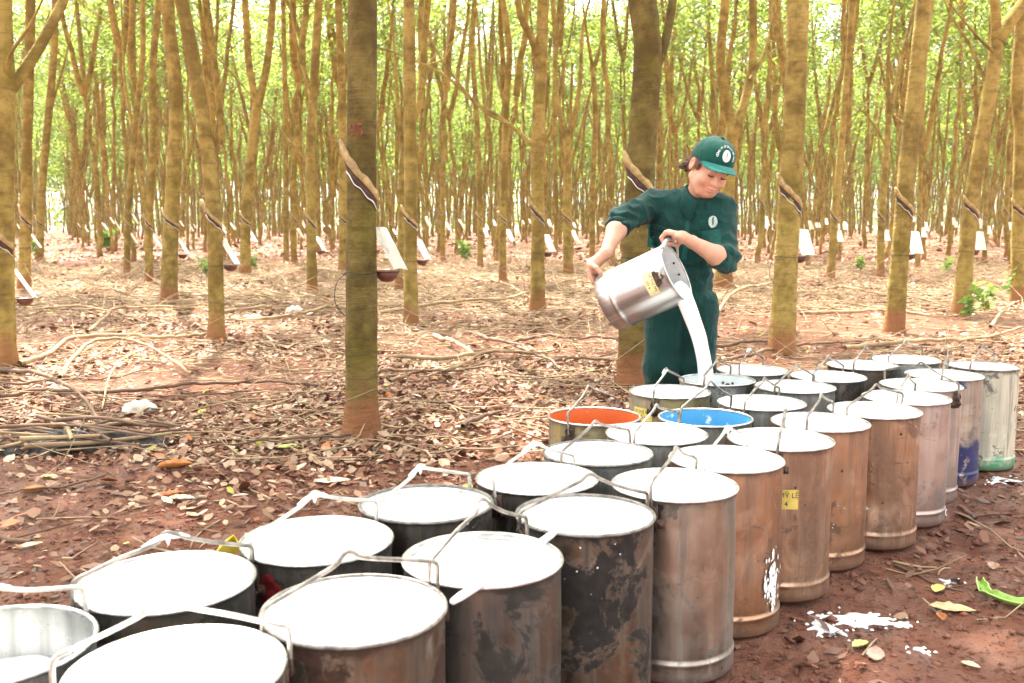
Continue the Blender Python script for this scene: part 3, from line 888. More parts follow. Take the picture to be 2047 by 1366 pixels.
def latex_mesh(R, z, seed):
    mb = MB()
    g = np.random.default_rng(seed)
    seg = 72
    th = np.linspace(0, 2 * np.pi, seg, endpoint=False)
    lo = (vnoise(np.cos(th) * 3 + seed, np.sin(th) * 3, seed) - .5)
    V = []; Q = []
    prof = [(R * .958, .0025), (R * .94, .0005), (R * .88, 0), (R * .5, 0), (R * .2, 0)]
    for j, (r, dz) in enumerate(prof): V.append(np.stack([r * np.cos(th), r * np.sin(th), np.full(seg, z + dz)], -1) if j == 0 else np.stack([r * np.cos(th), r * np.sin(th), np.full(seg, z + dz)], -1))
    # wet film that climbs the wall here and there
    V.insert(0, np.stack([R * .956 * np.cos(th), R * .956 * np.sin(th), np.minimum(z + .002 + np.clip(lo, 0, 1) * .03, BH - .0025)], -1))
    for i in range(len(V) - 1):
        for k in range(seg):
            k2 = (k + 1) % seg
            Q.append((i * seg + k, i * seg + k2, (i + 1) * seg + k2, (i + 1) * seg + k))
    n = len(V) * seg
    Q.append(tuple(range(n - seg, n)))
    mb.add(np.concatenate(V), Q)
    return mb.mesh('latex', LATEX)
def bail_mesh(R, H, seed, mat, hh=.1, lean=0.0):
    g = np.random.default_rng(seed)
    a = hh * g.uniform(.48, .62); b = hh * g.uniform(.46, .62); k = g.uniform(-.12, .06)
    pts = [(-1.0, -.02), (-1.0, 0), (-.995, a * .8), (-.95, a), (-.88, a * 1.07), (-.5, a + (hh - a) * .55), (k - .14, hh * .96), (k - .03, hh * 1.12), (k + .06, hh * 1.10), (k + .17, hh * .99),
           (.5, b + (hh - b) * .5), (.88, b * 1.07), (.95, b), (.995, b * .8), (1.0, 0), (1.0, -.02)]
    P = [(x * (R + .006), lean * z + g.normal(0, .0015), H - .02 + z) for x, z in pts]
    mb = MB(); mb.tube(spline(P, 70), .0043, 8)
    return mb.mesh('bail', mat)
def ear_mesh(R, H, side):
    mb = MB()
    n = 7
    for (z0, z1, half) in ((H - .075, H - .012, .016), (H - .072, H - .050, .034)):
        V = []; f = []
        for z in (z0, z1):
            for rr in (R * .972, R * .972 + .0045 + (.002 if half < .02 else 0)):
                for a in np.linspace(-half, half, n):
                    t = a / R
                    V.append((side * rr * math.cos(t), rr * math.sin(t), z))
        V = np.array(V).reshape(2, 2, n, 3)
        idx = lambda i, j, k: (i * 2 + j) * n + k
        for k in range(n - 1):
            f += [(idx(0, 1, k), idx(0, 1, k + 1), idx(1, 1, k + 1), idx(1, 1, k)), (idx(1, 0, k), idx(1, 1, k), idx(1, 1, k + 1), idx(1, 0, k + 1)), (idx(0, 0, k), idx(0, 0, k + 1), idx(0, 1, k + 1), idx(0, 1, k))]
        for k in (0, n - 1): f.append((idx(0, 0, k), idx(0, 1, k), idx(1, 1, k), idx(1, 0, k)))
        mb.add(V.reshape(-1, 3), f)
    # eyelet the wire goes through
    e = [(side * (R + .006), .013 * math.cos(t), H - .030 + .013 * math.sin(t)) for t in np.linspace(0, 2 * math.pi, 13)]
    mb.tube(e, .0035, 6, cap=False)
    for y in (-.024, .024): mb.ball((side * (R * .972 + .006), y, H - .061), .0045, 8)
    return mb.mesh('bracket', EAR)
def curved_label(R, H0, text, a0, z0, wd, ht, bucket, size=.020, small=False):
    """label bent round the wall with its words"""
    n = 12
    V = []; f = []
    for z in (z0 - ht / 2, z0 + ht / 2):
        for t in np.linspace(-wd / 2, wd / 2, n): V.append((R * math.cos(a0 + t / R), R * math.sin(a0 + t / R), z))
    for k in range(n - 1): f.append((k, k + 1, n + k + 1, n + k))
    lab = MB().add(V, f).obj('label', LABEL_Y, bucket)
    mb = MB()
    for (s, dx, dz, sz) in text:
        tv, tf = text_mesh(s, sz)
        a = a0 + (tv[:, 0] + dx) / R
        mb.add(np.stack([(R + .0008) * np.cos(a), (R + .0008) * np.sin(a), z0 + dz + tv[:, 1]], -1), tf)
    mb.obj('lettering', INK, lab)
    return lab

full, low = .007, .09
#  key: material, rim, label, latex depth below the rim, pivots in the photograph, wire, bail height, inside
BK = [
 ('R1', S_CLEAN, RIM, 'steel bucket full of latex cut off by the bottom edge, nearest to the camera', full, (118, 1345, 525, 1278), WIRE_P, .12, S_IN),
 ('R2', S_RUST, RIM_D, 'rust mottled bucket brimming with latex, front row beside the nearest bucket', full, (562, 1235, 857, 1160), WIRE, .11, S_IN),
 ('R3', S_DARK, RIM, 'dull dark steel latex bucket with the white stirring stick across its mouth', .018, (862, 1160, 1033, 1075), WIRE, .12, S_IN),
 ('R4', S_BLACK, RIM_D, 'blackened streaky latex bucket between the one with the stick and the clean warm one', .016, (1035, 1050, 1308, 1010), WIRE, .10, S_IN),
 ('R5', S_WARM, RIM, 'large clean warm grey latex bucket at the bottom, fifth in the right row', full, (1308, 1000, 1402, 935), WIRE, .10, S_IN),
 ('R6', S_EARTH_REFL, RIM, 'latex bucket tinted by the reflected red earth, with a white latex splash low on its wall', full, (1400, 940, 1498, 885), WIRE_P, .10, S_IN),
 ('R7', S_EARTH_REFL, RIM, 'latex bucket tinted by the reflected red earth, carrying the small square yellow label', full, (1562, 893, 1572, 852), WIRE, .10, S_IN),
 ('R8', S_EARTH_REFL, RIM, 'plain latex bucket tinted by the reflected red earth, right of the yellow labelled one', full, (1620, 853, 1668, 822), WIRE, .10, S_IN),
 ('R9', S_EARTH_REFL, RIM, 'latex bucket tinted by the reflected red earth, with dented grey patched wall', full, (1697, 822, 1783, 806), WIRE, .10, S_IN),
 ('R10', S_PINK, RIM, 'smooth pinkish grey latex bucket right of the dented one', full, (1752, 803, 1790, 778), WIRE, .10, S_IN),
 ('R11', S_PINK, RIM, 'pinkish latex bucket standing left of the blue stained bucket', full, (1800, 770, 1865, 780), WIRE, .10, S_IN),
 ('R12', S_BLUE, RIM, 'latex bucket with blue paint stains and a dark blue foot', full, (1872, 757, 1884, 737), WIRE, .11, S_IN),
 ('R13', S_WHITE, RIM_D, 'chipped whitish latex bucket with green foot at the far right end', full, (1932, 737, 1990, 719), WIRE, .10, S_IN),
 ('L1', S_GALV, RIM, 'half filled bright aluminium bucket cut by the bottom left corner', .10, (-150, 1330, 175, 1215), WIRE_P, .10, S_IN),
 ('L2', S_DARK, RIM, 'dark full latex bucket at the left, behind the half filled aluminium one', full, (166, 1200, 468, 1130), WIRE, .10, S_IN),
 ('L3', S_DARK, RIM, 'full latex bucket with a red paint blotch under its left bracket', full, (513, 1110, 733, 1042), WIRE_P, .11, S_IN),
 ('L4', S_DARK, RIM_D, 'full latex bucket in the left row right of the red blotched one', .02, (760, 1035, 930, 975), WIRE_P, .10, S_IN),
 ('L5', S_DARK, RIM, 'full latex bucket, fifth in the left row, with a rising pale bail', full, (987, 985, 1160, 930), WIRE_P, .10, S_IN),
 ('L6', S_GALV, RIM_D, 'full grey latex bucket directly in front of the orange lined bucket', full, (1143, 915, 1247, 884), WIRE, .10, S_IN),
 ('L7', S_GALV, RIM, 'full grey latex bucket between the orange lined and the blue lined buckets', full, (1260, 880, 1342, 845), WIRE, .10, S_IN),
 ('O', S_OCHRE, RIM, 'nearly empty bucket painted orange inside', .30, (1145, 850, 1243, 818), WIRE, .11, P_OR),
 ('B', S_GALV, RIM, 'nearly empty bucket painted light blue inside', .30, (1358, 850, 1467, 820), WIRE, .13, P_BL),
 ('M', S_OCHRE, RIM, "ochre stained full latex bucket by the worker's right leg", full, (1308, 795, 1372, 768), WIRE, .10, S_IN),
 ('P', S_GALV, RIM, 'part filled grey bucket that the latex is being poured into', .12, (1395, 772, 1470, 742), WIRE, .10, S_INW),
 ('M2', S_GALV, RIM, 'full latex bucket right behind the blue lined bucket', full, (1478, 820, 1555, 790), WIRE, .10, S_IN),
 ('M3', S_GALV, RIM, 'full grey latex bucket just right of the one being filled, in the middle row', full, (1525, 786, 1630, 760), WIRE, .10, S_IN),
 ('M4', S_DARK, RIM, 'full latex bucket in the middle of the back half, behind the middle row one', full, (1622, 763, 1690, 742), WIRE, .10, S_IN),
 ('M5', S_GALV, RIM, 'full latex bucket behind the one being filled, nearest the stout tree', full, (1480, 750, 1530, 730), WIRE, .11, S_IN),
 ('M6', S_DARK, RIM, 'dark sided full latex bucket left of the rearmost bucket', full, (1702, 740, 1747, 718), WIRE, .10, S_IN),
 ('M7', S_GALV, RIM, 'rearmost full latex bucket left of the whitish one', full, (1767, 722, 1850, 707), WIRE, .10, S_IN),
]
BUCKETS = {}
for i, (k, mat, rim, label, depth, pv, wire, hh, inside) in enumerate(BK):
    x, y = BUCK[k]
    R = BR
    H = BH
    a0, a1 = on(pv[0], pv[1], H), on(pv[2], pv[3], H)
    az = math.atan2(a1.y - a0.y, a1.x - a0.x)
    root = empty('latex_bucket', (x, y, 0.0), label, 'bucket', 'buckets of latex in the clearing')
    BUCKETS[k] = root
    dents = ()
    if k == 'R9': dents = ((math.radians(-122), .19, .07, .010), (math.radians(-85), .17, .05, .004))
    if k == 'R4': dents = ((math.radians(-80), .30, .10, .003), (math.radians(-105), .22, .08, .003))
    if k == 'R6': dents = ((math.radians(-75), .28, .07, .002),)
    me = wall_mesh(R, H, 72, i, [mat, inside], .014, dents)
    link('wall', me, root)
    link('rim', rim_mesh(R, H, rim), root)
    link('latex', latex_mesh(R, H - depth, i), root)
    br = [ear_mesh(R, H, s) for s in (-1, 1)]
    for e in br:
        o = link('bracket', e, root); o.rotation_euler = (0, 0, az)
    bl = link('bail', bail_mesh(R, H, i, wire, hh, random.uniform(-.12, .12)), root); bl.rotation_euler = (0, 0, az)
    if k in ('R1', 'L1', 'L2', 'L3', 'L4', 'L5', 'R6', 'R3', 'M', 'M5'):      # latex gathered under the kink of the bail
        vz = max(v.co.z for v in bl.data.vertices); vx = [v.co for v in bl.data.vertices if v.co.z > vz - .001][0]
        g2 = np.random.default_rng(i); L_ = g2.uniform(.02, .05)
        c0 = np.array([vx.x, vx.y, vx.z - .010])
        mb = MB(); mb.tube([c0 + np.array([-L_, 0, -.012]), c0 + np.array([-L_ * .5, 0, -.005]), c0, c0 + np.array([L_ * .6, 0, -.004]), c0 + np.array([L_, 0, -.010])], [.002, .005, .0062, .0052, .002], 8)
        mb.tube([c0 + np.array([.003, 0, .002]), c0 + np.array([.004, 0, -.010]), c0 + np.array([.004, 0, -.018])], [.005, .004, .001], 8)
        link('latex_drop', mb.mesh('latex_drop', LATEX), bl)

# grime that has run down from the brackets
GRIME = plain('black_grime', (.022, .016, .012), .75, .1, .5, .5, 50)
def grime(parent, a0, seed, ht=.10, wd=.045):
    g = np.random.default_rng(seed); R = BR * .97 + .0022; n = 14
    V = []; f = []
    zt = BH - .012
    for i in range(n):
        t = i / (n - 1)
        w_ = wd * (.9 - .75 * t ** .7) * (1 + .5 * (g.uniform() - .5))
        o_ = wd * .25 * (g.uniform() - .5) * t
        for q in (-1, -.3, .3, 1):
            a = a0 + (o_ + q * w_ / 2) / R
            rr = R - (.0012 if abs(q) == 1 or i == n - 1 else 0)
            V.append((rr * math.cos(a), rr * math.sin(a), zt - ht * t))
    f = [(i * 4 + q, i * 4 + q + 1, (i + 1) * 4 + q + 1, (i + 1) * 4 + q) for i in range(n - 1) for q in range(3)]
    return MB().add(V, f).obj('grime_streak', GRIME, parent)
for k, (s_, ht, wd) in {'R2': (-1, .20, .05), 'R3': (-1, .10, .03), 'R4': (1, .16, .035), 'R5': (-1, .12, .07), 'R6': (-1, .08, .04), 'R7': (-1, .07, .03), 'L2': (-1, .14, .04), 'L3': (-1, .09, .035), 'L4': (-1, .06, .03), 'L5': (-1, .06, .03), 'R8': (-1, .05, .03), 'L6': (-1, .05, .03), 'O': (-1, .09, .03), 'M': (-1, .07, .04)}.items():
    pv = [b_ for b_ in BK if b_[0] == k][0][5]
    a0, a1 = on(pv[0], pv[1], BH), on(pv[2], pv[3], BH)
    az = math.atan2(a1.y - a0.y, a1.x - a0.x)
    grime(BUCKETS[k], az + (math.pi if s_ < 0 else 0), ord(k[0]) + int(ht * 100), ht, wd)
# yellow labels
R7 = BUCKETS['R7']
curved_label(BR * .97 + .0035, BH, [('T. MỸ LỆ', .0, .012, .021), ('TỔ 4', -.014, -.014, .021)], math.radians(-99), .325, .078, .060, R7)
curved_label(BR * .97 + .0035, BH, [('LÊ THỊ MỸ', 0, .010, .017), ('TỔ 4', 0, -.012, .017)], math.radians(-140), .40, .095, .05, BUCKETS['M'])
# red paint under the bracket of one bucket
RED_P = plain('dark_red_paint', (.22, .015, .015), .5, 0, .3, .6, 30)
def blotch(parent, R, a0, z0, wd, ht, mat, seed, name):
    mb = MB(); n = 40; g = np.random.default_rng(seed)
    th = np.linspace(0, 2 * np.pi, n, endpoint=False)
    V = [(R * math.cos(a0), R * math.sin(a0), z0)]
    for t in th:
        k = .75 + .5 * (float(vnoise(math.cos(t) * 2.3 + seed, math.sin(t) * 2.3, seed)) - .3)
        da = wd / 2 * k * math.cos(t) / R
        V.append((R * math.cos(a0 + da), R * math.sin(a0 + da), z0 + ht / 2 * k * math.sin(t)))
    return mb.add(V, [(0, 1 + k, 1 + (k + 1) % n) for k in range(n)]).obj(name, mat, parent)
blotch(BUCKETS['L3'], BR * .97 + .003, math.radians(-114), .41, .07, .08, RED_P, 3, 'paint_blotch')
# grey patch on the dented bucket, latex splash on the earth-reflecting one
PATCH = plain('solder_patch', (.50, .50, .48), .45, .6, .4, .35, 30)
blotch(BUCKETS['R9'], BR * .97 + .001, math.radians(-117), .155, .055, .016, PATCH, 8, 'repair_patch')
def splash(parent, R, a0, z0, wd, ht, n, seed):
    mb = MB(); g = np.random.default_rng(seed)
    for k in range(n):
        a = a0 + g.normal(0, wd / 2) / R; z = z0 + g.normal(0, ht / 2)
        if z < .07 or z > BH - .03: continue
        r1 = g.uniform(.0012, .0042) * (1 if k > n // 5 else 2.2); l = r1 * g.uniform(1, 3)
        th = np.linspace(0, 2 * np.pi, 9, endpoint=False)
        q = R + k * 6e-6; V = [((q + .001) * math.cos(a), (q + .001) * math.sin(a), z)] + [(q * math.cos(a + r1 * math.cos(t) / R), q * math.sin(a + r1 * math.cos(t) / R), z + l * math.sin(t)) for t in th]
        mb.add(V, [(0, 1 + j, 1 + (j + 1) % 9) for j in range(9)])
    return mb.obj('latex_splash', LATEX, parent)
splash(BUCKETS['R6'], BR * .975 + .002, math.radians(-45), .14, .040, .085, 120, 1)
# marks riveted inside the half filled bucket
tv, tf = text_mesh('O', .028)
a = math.radians(62) - tv[:, 0] / (BR * .95)
MB().add(np.stack([BR * .952 * np.cos(a), BR * .952 * np.sin(a), .40 + tv[:, 1]], -1), tf).obj('stamped_mark', INK, BUCKETS['L1'])
tv, tf = text_mesh('S', .022)
a = math.radians(62) - tv[:, 0] / (BR * .95)
MB().add(np.stack([BR * .952 * np.cos(a), BR * .952 * np.sin(a), .372 + tv[:, 1]], -1), tf).obj('stamped_mark', INK, BUCKETS['L1'])
# rivet holes inside the bucket being filled
mb = MB()
for a, z, r in ((52, .435, .006), (60, .424, .011), (68, .435, .006)):
    a = math.radians(a); mb.ball((BR * .955 * math.cos(a), BR * .955 * math.sin(a), z), r, 10)
mb.obj('rivet', EAR, BUCKETS['P'])
# the stirring stick
p0, p1 = on(905, 1203, .482), on(1112, 1062, .482)
mb = MB(); mb.tube(spline([p0, p0 * .5 + p1 * .5 + Vector((0, 0, -.004)), p1], 16), [.006] + [.0085] * 14 + [.006], 10)
tag(mb.obj('stirring_stick', LATEX), 'straight white latex coated stick lying across the mouth of a dark bucket', 'stick')
# ------------------------------------------------------------------ the worker: smooth bodies grown from distance fields
def nets(A, o, vs):
    """surface nets: the zero surface of a sampled distance field as quads"""
    ins = A < 0
    nx, ny, nz = A.shape
    cnt = np.zeros((nx - 1, ny - 1, nz - 1), np.int8)
    for dx in (0, 1):
        for dy in (0, 1):
            for dz in (0, 1):
                cnt += ins[dx:nx - 1 + dx, dy:ny - 1 + dy, dz:nz - 1 + dz]
    act = (cnt > 0) & (cnt < 8)
    I = np.argwhere(act)
    idx = -np.ones(act.shape, np.int64); idx[act] = np.arange(len(I))
    P = np.zeros((len(I), 3)); W = np.zeros(len(I))
    corners = [(a, b, c) for a in (0, 1) for b in (0, 1) for c in (0, 1)]
    val = {c: A[I[:, 0] + c[0], I[:, 1] + c[1], I[:, 2] + c[2]] for c in corners}
    for c in corners:
        for ax in range(3):
            if c[ax]: continue
            d = list(c); d[ax] = 1; d = tuple(d)
            va, vb = val[c], val[d]
            m = (va < 0) != (vb < 0)
            t = np.where(m, va / np.where(m, va - vb, 1), 0)
            q = np.array(c, float)[None].repeat(len(I), 0); q[:, ax] += t
            P[m] += q[m]; W[m] += 1
    V = np.array(o) + (I + P / W[:, None]) * vs
    Q = []
    for ax in range(3):
        s0 = [slice(None)] * 3; s1 = [slice(None)] * 3
        s0[ax] = slice(0, -1); s1[ax] = slice(1, None)
        a, b = ins[tuple(s0)], ins[tuple(s1)]
        e = np.argwhere(a != b)
        fl = a[e[:, 0], e[:, 1], e[:, 2]]
        u, v = [k for k in range(3) if k != ax]
        ok = (e[:, u] > 0) & (e[:, v] > 0) & (e[:, u] < A.shape[u] - 1) & (e[:, v] < A.shape[v] - 1)
        e = e[ok]; fl = fl[ok]
        def g_(du, dv):
            f = e.copy(); f[:, u] -= du; f[:, v] -= dv
            return idx[f[:, 0], f[:, 1], f[:, 2]]
        q = np.stack([g_(1, 1), g_(0, 1), g_(0, 0), g_(1, 0)], -1)
        flip = fl if ax != 1 else ~fl
        q[~flip] = q[~flip][:, ::-1]
        Q.append(q)
    return V, np.concatenate(Q)

class Field:
    def __init__(self, lo, hi, vs):
        self.o = np.array(lo, float); self.vs = vs
        self.n = np.ceil((np.array(hi, float) - self.o) / vs).astype(int) + 1
        self.a = np.full(self.n, .06, np.float32)
    def _box(self, lo, hi, pad):
        a = np.clip(np.floor((np.array(lo) - pad - self.o) / self.vs).astype(int), 0, self.n)
        b = np.clip(np.ceil((np.array(hi) + pad - self.o) / self.vs).astype(int) + 1, 0, self.n)
        sl = tuple(slice(x, y) for x, y in zip(a, b))
        ax = [self.o[i] + self.vs * np.arange(a[i], b[i]) for i in range(3)]
        return sl, np.stack(np.meshgrid(*ax, indexing='ij'), -1)
    def _put(self, sl, d, k, sub):
        a = self.a[sl]
        if sub: 
            d = -d
            h = np.maximum(k - np.abs(a - d), 0) / k if k else 0
            self.a[sl] = np.maximum(a, d) + h * h * k * .25
        else:
            h = np.maximum(k - np.abs(a - d), 0) / k if k else 0
            self.a[sl] = np.minimum(a, d) - h * h * k * .25
    def cone(self, a, b, ra, rb, k=.01, sub=False, flat=None):
        a = np.array(a, float); b = np.array(b, float)
        r = max(ra, rb)
        sl, p = self._box(np.minimum(a, b) - r, np.maximum(a, b) + r, k + .02)
        if p.size == 0: return self
        ab = b - a
        t = np.clip(((p - a) @ ab) / max(ab @ ab, 1e-12), 0, 1)
        d = np.linalg.norm(p - a - t[..., None] * ab, axis=-1) - (ra + (rb - ra) * t)
        self._put(sl, d.astype(np.float32), k, sub); return self
    def chain(self, pts, rad, k=.01):
        for i in range(len(pts) - 1): self.cone(pts[i], pts[i + 1], rad[i], rad[i + 1], k)
        return self
    def ell(self, c, r, M=None, k=.01, sub=False):
        c = np.array(c, float); r = np.array(r, float); R = r.max()
        sl, p = self._box(c - R, c + R, k + .02)
        if p.size == 0: return self
        q = p - c
        if M is not None: q = q @ np.array(M)
        k0 = np.linalg.norm(q / r, axis=-1); k1 = np.linalg.norm(q / r ** 2, axis=-1)
        d = k0 * (k0 - 1) / np.maximum(k1, 1e-9)
        self._put(sl, d.astype(np.float32), k, sub); return self
    def mesh(self, name, mat, warp=None):
        V, Q = nets(self.a, self.o, self.vs)
        me = quads_mesh(name, V, Q, mat, True)
        bm = bmesh.new(); bm.from_mesh(me)
        bmesh.ops.smooth_vert(bm, verts=bm.verts, factor=.5, use_axis_x=True, use_axis_y=True, use_axis_z=True)
        bm.normal_update()
        if warp:
            for v in bm.verts: v.co += v.normal * warp(v.co)
        bm.to_mesh(me); bm.free(); me.update()
        return me

SKIN_M = Mat('skin'); c = SKIN_M.co(rnd=False)
SKIN = SKIN_M.pbr(SKIN_M.mix(SKIN_M.ramp(SKIN_M.noise(c, 25, 3), .3, .7), (.56, .285, .185), (.62, .335, .225)), .5, 0, None, .35)
SKIN_M.put(SKIN_M.b.inputs['Subsurface Weight'], .12); SKIN_M.put(SKIN_M.b.inputs['Subsurface Radius'], (.012, .005, .003))
def cloth(name, ca, cb):
    M = Mat(name); c = M.co(rnd=False)
    col = M.mix(M.ramp(M.noise(c, 6, 4), .3, .7), ca, cb)
    h = M.math('ADD', M.math('MULTIPLY', M.noise(M.co(scale=(1, 1, .55), rnd=False), 17, 3, .5, .8), 1.0), M.math('MULTIPLY', M.noise(c, 300, 2), .06))
    b = M.pbr(col, .85, 0, M.bump(h, .35, .03), .15)
    M.put(M.b.inputs['Sheen Weight'], .12); M.put(M.b.inputs['Sheen Roughness'], .5)
    return b
SHIRT = cloth('green_cotton', (.0025, .028, .023), (.005, .046, .038))
TROUS = cloth('dark_green_cotton', (.003, .028, .024), (.005, .042, .035))
CAPM = cloth('green_cap_cloth', (.004, .062, .046), (.007, .08, .06))
BRIM_LIT = cloth('lit_green_brim_cloth', (.020, .165, .138), (.026, .19, .16))  # light from above painted in as a paler green than the cap
HAIR = plain('brown_hair', (.095, .032, .016), .5, 0, .6, .5, 60)
LIP = plain('lip', (.50, .20, .145), .45)
BROW = plain('brow_hair', (.10, .045, .025), .7)
LASH = plain('eyelash', (.03, .014, .010), .7)
WHITE = plain('white_print', (.78, .79, .75), .7)
PALE = plain('pale_badge', (.36, .42, .37), .8)
BUTTON = plain('dark_button', (.012, .055, .045), .4)
RUBBER = plain('black_boot_rubber', (.02, .022, .02), .45)

YB = 4.50
sR, sL = at(1308, 408, YB + .02), at(1441, 421, YB - .02)          # the worker's right shoulder is at the left of the photo
eR, wR = at(1241, 441, 4.36), at(1211, 507, 4.20)
eL, wL = at(1450, 521, 4.30), at(1383, 484, 4.13)
neck0, neck1 = at(1386, 408, YB - .01), at(1402, 372, YB - .05)
hc = at(1419, 334, YB - .09)
chest = at(1369, 458, YB); waist = at(1362, 545, YB + .01); pelv = at(1362, 603, YB + .02)
hipR, hipL = at(1328, 612, YB + .02), at(1398, 612, YB + .02)
knR, knL = at(1322, 735, YB - .02), at(1394, 738, YB - .02)
anR = Vector((at(1322, 900, YB).x, YB + .05, .09)); anL = Vector((at(1396, 900, YB).x, YB + .03, .09))
# head axes: forward, up, the worker's own left
Fh = Vector((.20, -.82, -.48)).normalized()
Uh = Vector((.31, -.36, .88)); Uh = (Uh - Fh * Uh.dot(Fh)).normalized()
Lh = Uh.cross(Fh).normalized() * -1
if Lh.x < 0: Lh = -Lh
HS = 1.06
HM = np.array([Lh, Fh, Uh]).T            # columns
def hd(x, y, z): return np.array(hc) + HM @ (np.array([x, y, z]) * HS)
def hell(fl, c, r, k, sub=False): fl.ell(hd(*c), np.array(r) * HS, HM, k, sub)

body = Field((.28, 3.90, -.01), (1.12, 4.78, 1.62), .004)
# trunk and legs (under the clothes)
body.ell(chest, (.13, .085, .16), None, .03); body.ell(waist, (.115, .08, .12), None, .05); body.ell(pelv, (.13, .09, .11), None, .05)
body.cone(sR, sL, .045, .045, .04)
body.chain([hipR, knR, anR], [.075, .05, .035], .03); body.chain([hipL, knL, anL], [.075, .05, .035], .03)
body.cone(anR, anR + Vector((-.02, -.13, -.05)), .035, .03, .02); body.cone(anL, anL + Vector((.02, -.13, -.05)), .035, .03, .02)
body.cone(neck0, neck1, .052, .047, .03)
# arms
body.chain([sR, eR], [.05, .042], .03); body.chain([sL, eL], [.05, .042], .03)
def forearm(e, w):
    m = e.lerp(w, .3)
    body.chain([e, m, w], [.042, .043, .026], .02)
forearm(eR, wR); forearm(eL, wL)
# the hand-held bucket: its axes are needed for the hands
Cm = np.array(at(1352, 545, 4.02)); Cb = np.array(at(1219, 606, 4.15))
nB = Cm - Cb; LB = float(np.linalg.norm(nB)); nB /= LB
hB = np.cross(nB, [0, 0, 1]); hB /= np.linalg.norm(hB)            # across the mouth, towards the camera and left
uB = np.cross(hB, nB)
if uB[2] < 0: uB = -uB
if hB[1] > 0: hB = -hB
RB = .131
# her right hand on the edge of the bucket's bottom
E0 = Cb + uB * RB
palm = E0 + uB * .040 - nB * .006
wr = np.array(wR)
body.cone(wr, palm + uB * .012, .026, .026, .015)
body.ell(palm, (.022, .042, .040), np.array([nB, hB, uB]).T, .015)
for j, s in enumerate((-.034, -.012, .011, .032)):
    ln = (.95, 1.05, 1.0, .8)[j]
    a = palm + hB * s * 1.05 - nB * .012 - uB * .008
    b_ = E0 + hB * s * 1.15 - nB * .020 + uB * .008
    c_ = E0 + hB * s * 1.15 - nB * .019 - uB * .024 * ln
    d_ = E0 + hB * s * 1.1 - nB * .014 - uB * .046 * ln
    body.chain([a, b_, c_, d_], [.0105, .0095, .0088, .0072], .003)
ta = palm + hB * .034 + nB * .012 + uB * .006
body.chain([ta, ta + hB * .018 + nB * .020 - uB * .020, ta + hB * .022 + nB * .030 - uB * .048], [.013, .0105, .0085], .006)
# her left hand closed round the bail
bdir = np.array([-.26, .0, .96]); bdir -= hB * (bdir @ hB); bdir /= np.linalg.norm(bdir)
TOP = Cm + bdir * .142
xr = np.array(wL) - TOP; xr -= hB * (xr @ hB); xr /= np.linalg.norm(xr)      # from the rod towards the wrist
zr = np.cross(hB, xr); 
if zr[2] < 0: zr = -zr
wl = np.array(wL)
palm2 = TOP + xr * .040 + zr * .022
body.cone(wl, palm2 + xr * .012, .026, .025, .015)
body.ell(palm2, (.038, .041, .019), np.array([xr, hB, zr]).T, .014)
def around(s, ang, rad): return TOP + hB * s + (xr * math.cos(ang) + zr * math.sin(ang)) * rad
for j, s in enumerate((.033, .011, -.011, -.032)):
    q = (.92, 1, 1.04, .98)[j]
    P_ = [around(s, math.radians(58), .034), around(s, math.radians(112), .031 * q), around(s, math.radians(180), .026 * q), around(s, math.radians(245), .021), around(s, math.radians(300), .018)]
    body.chain(P_, [.0105, .0100, .0092, .0088, .0075], .003)
th0 = around(-.040, math.radians(5), .040)
body.chain([th0, around(-.052, math.radians(-40), .030), around(-.040, math.radians(-105), .023), around(-.02, math.radians(-125), .023)], [.013, .011, .0095, .008], .005)
# head
hell(body, (0, -.012, .035), (.074, .094, .088), .01)
hell(body, (0, .028, -.030), (.060, .064, .074), .03)
hell(body, (0, .045, -.072), (.040, .040, .032), .02)
body.cone(hd(0, .066, -.098), hd(0, .07, -.094), .018, .016, .02)
for s in (-1, 1):
    body.cone(hd(.055 * s, .0, -.055), hd(.03 * s, .055, -.092), .022, .018, .025)      # jaw
    hell(body, (.040 * s, .034, -.050), (.023, .032, .038), .022)
    hell(body, (.036 * s, .064, -.034), (.027, .024, .024), .020)                        # cheek
    hell(body, (.031 * s, .098, .004), (.019, .016, .011), .010, True)                   # eye socket
    hell(body, (.031 * s, .080, .003), (.015, .011, .010), .004)                         # lowered lid
    hell(body, (.078 * s, -.012, -.006), (.010, .020, .031), .006)                       # ear
    hell(body, (.084 * s, -.008, -.002), (.004, .010, .016), .004, True)
hell(body, (0, .078, .022), (.045, .016, .012), .012)                                     # brow
body.chain([hd(0, .088, .006), hd(0, .100, -.018), hd(0, .107, -.031)], [.008, .0095, .012], .010)
for s in (-1, 1): body.cone(hd(.011 * s, .094, -.033), hd(.013 * s, .090, -.034), .0085, .008, .006)
body.cone(hd(0, .086, -.058), hd(0, .088, -.052), .010, .008, .012)
hell(body, (0, .090, -.0605), (.021, .011, .0052), .004)
hell(body, (0, .088, -.0705), (.017, .011, .0058), .004)
hell(body, (0, .102, -.0655), (.022, .010, .0016), .003, True)
body.cone(neck1, hd(0, -.02, -.05), .047, .05, .03)

person = link('person', body.mesh('person', SKIN))
tag(person, 'worker in dark green shirt and cap pouring latex from a steel bucket', 'person')
pc = person
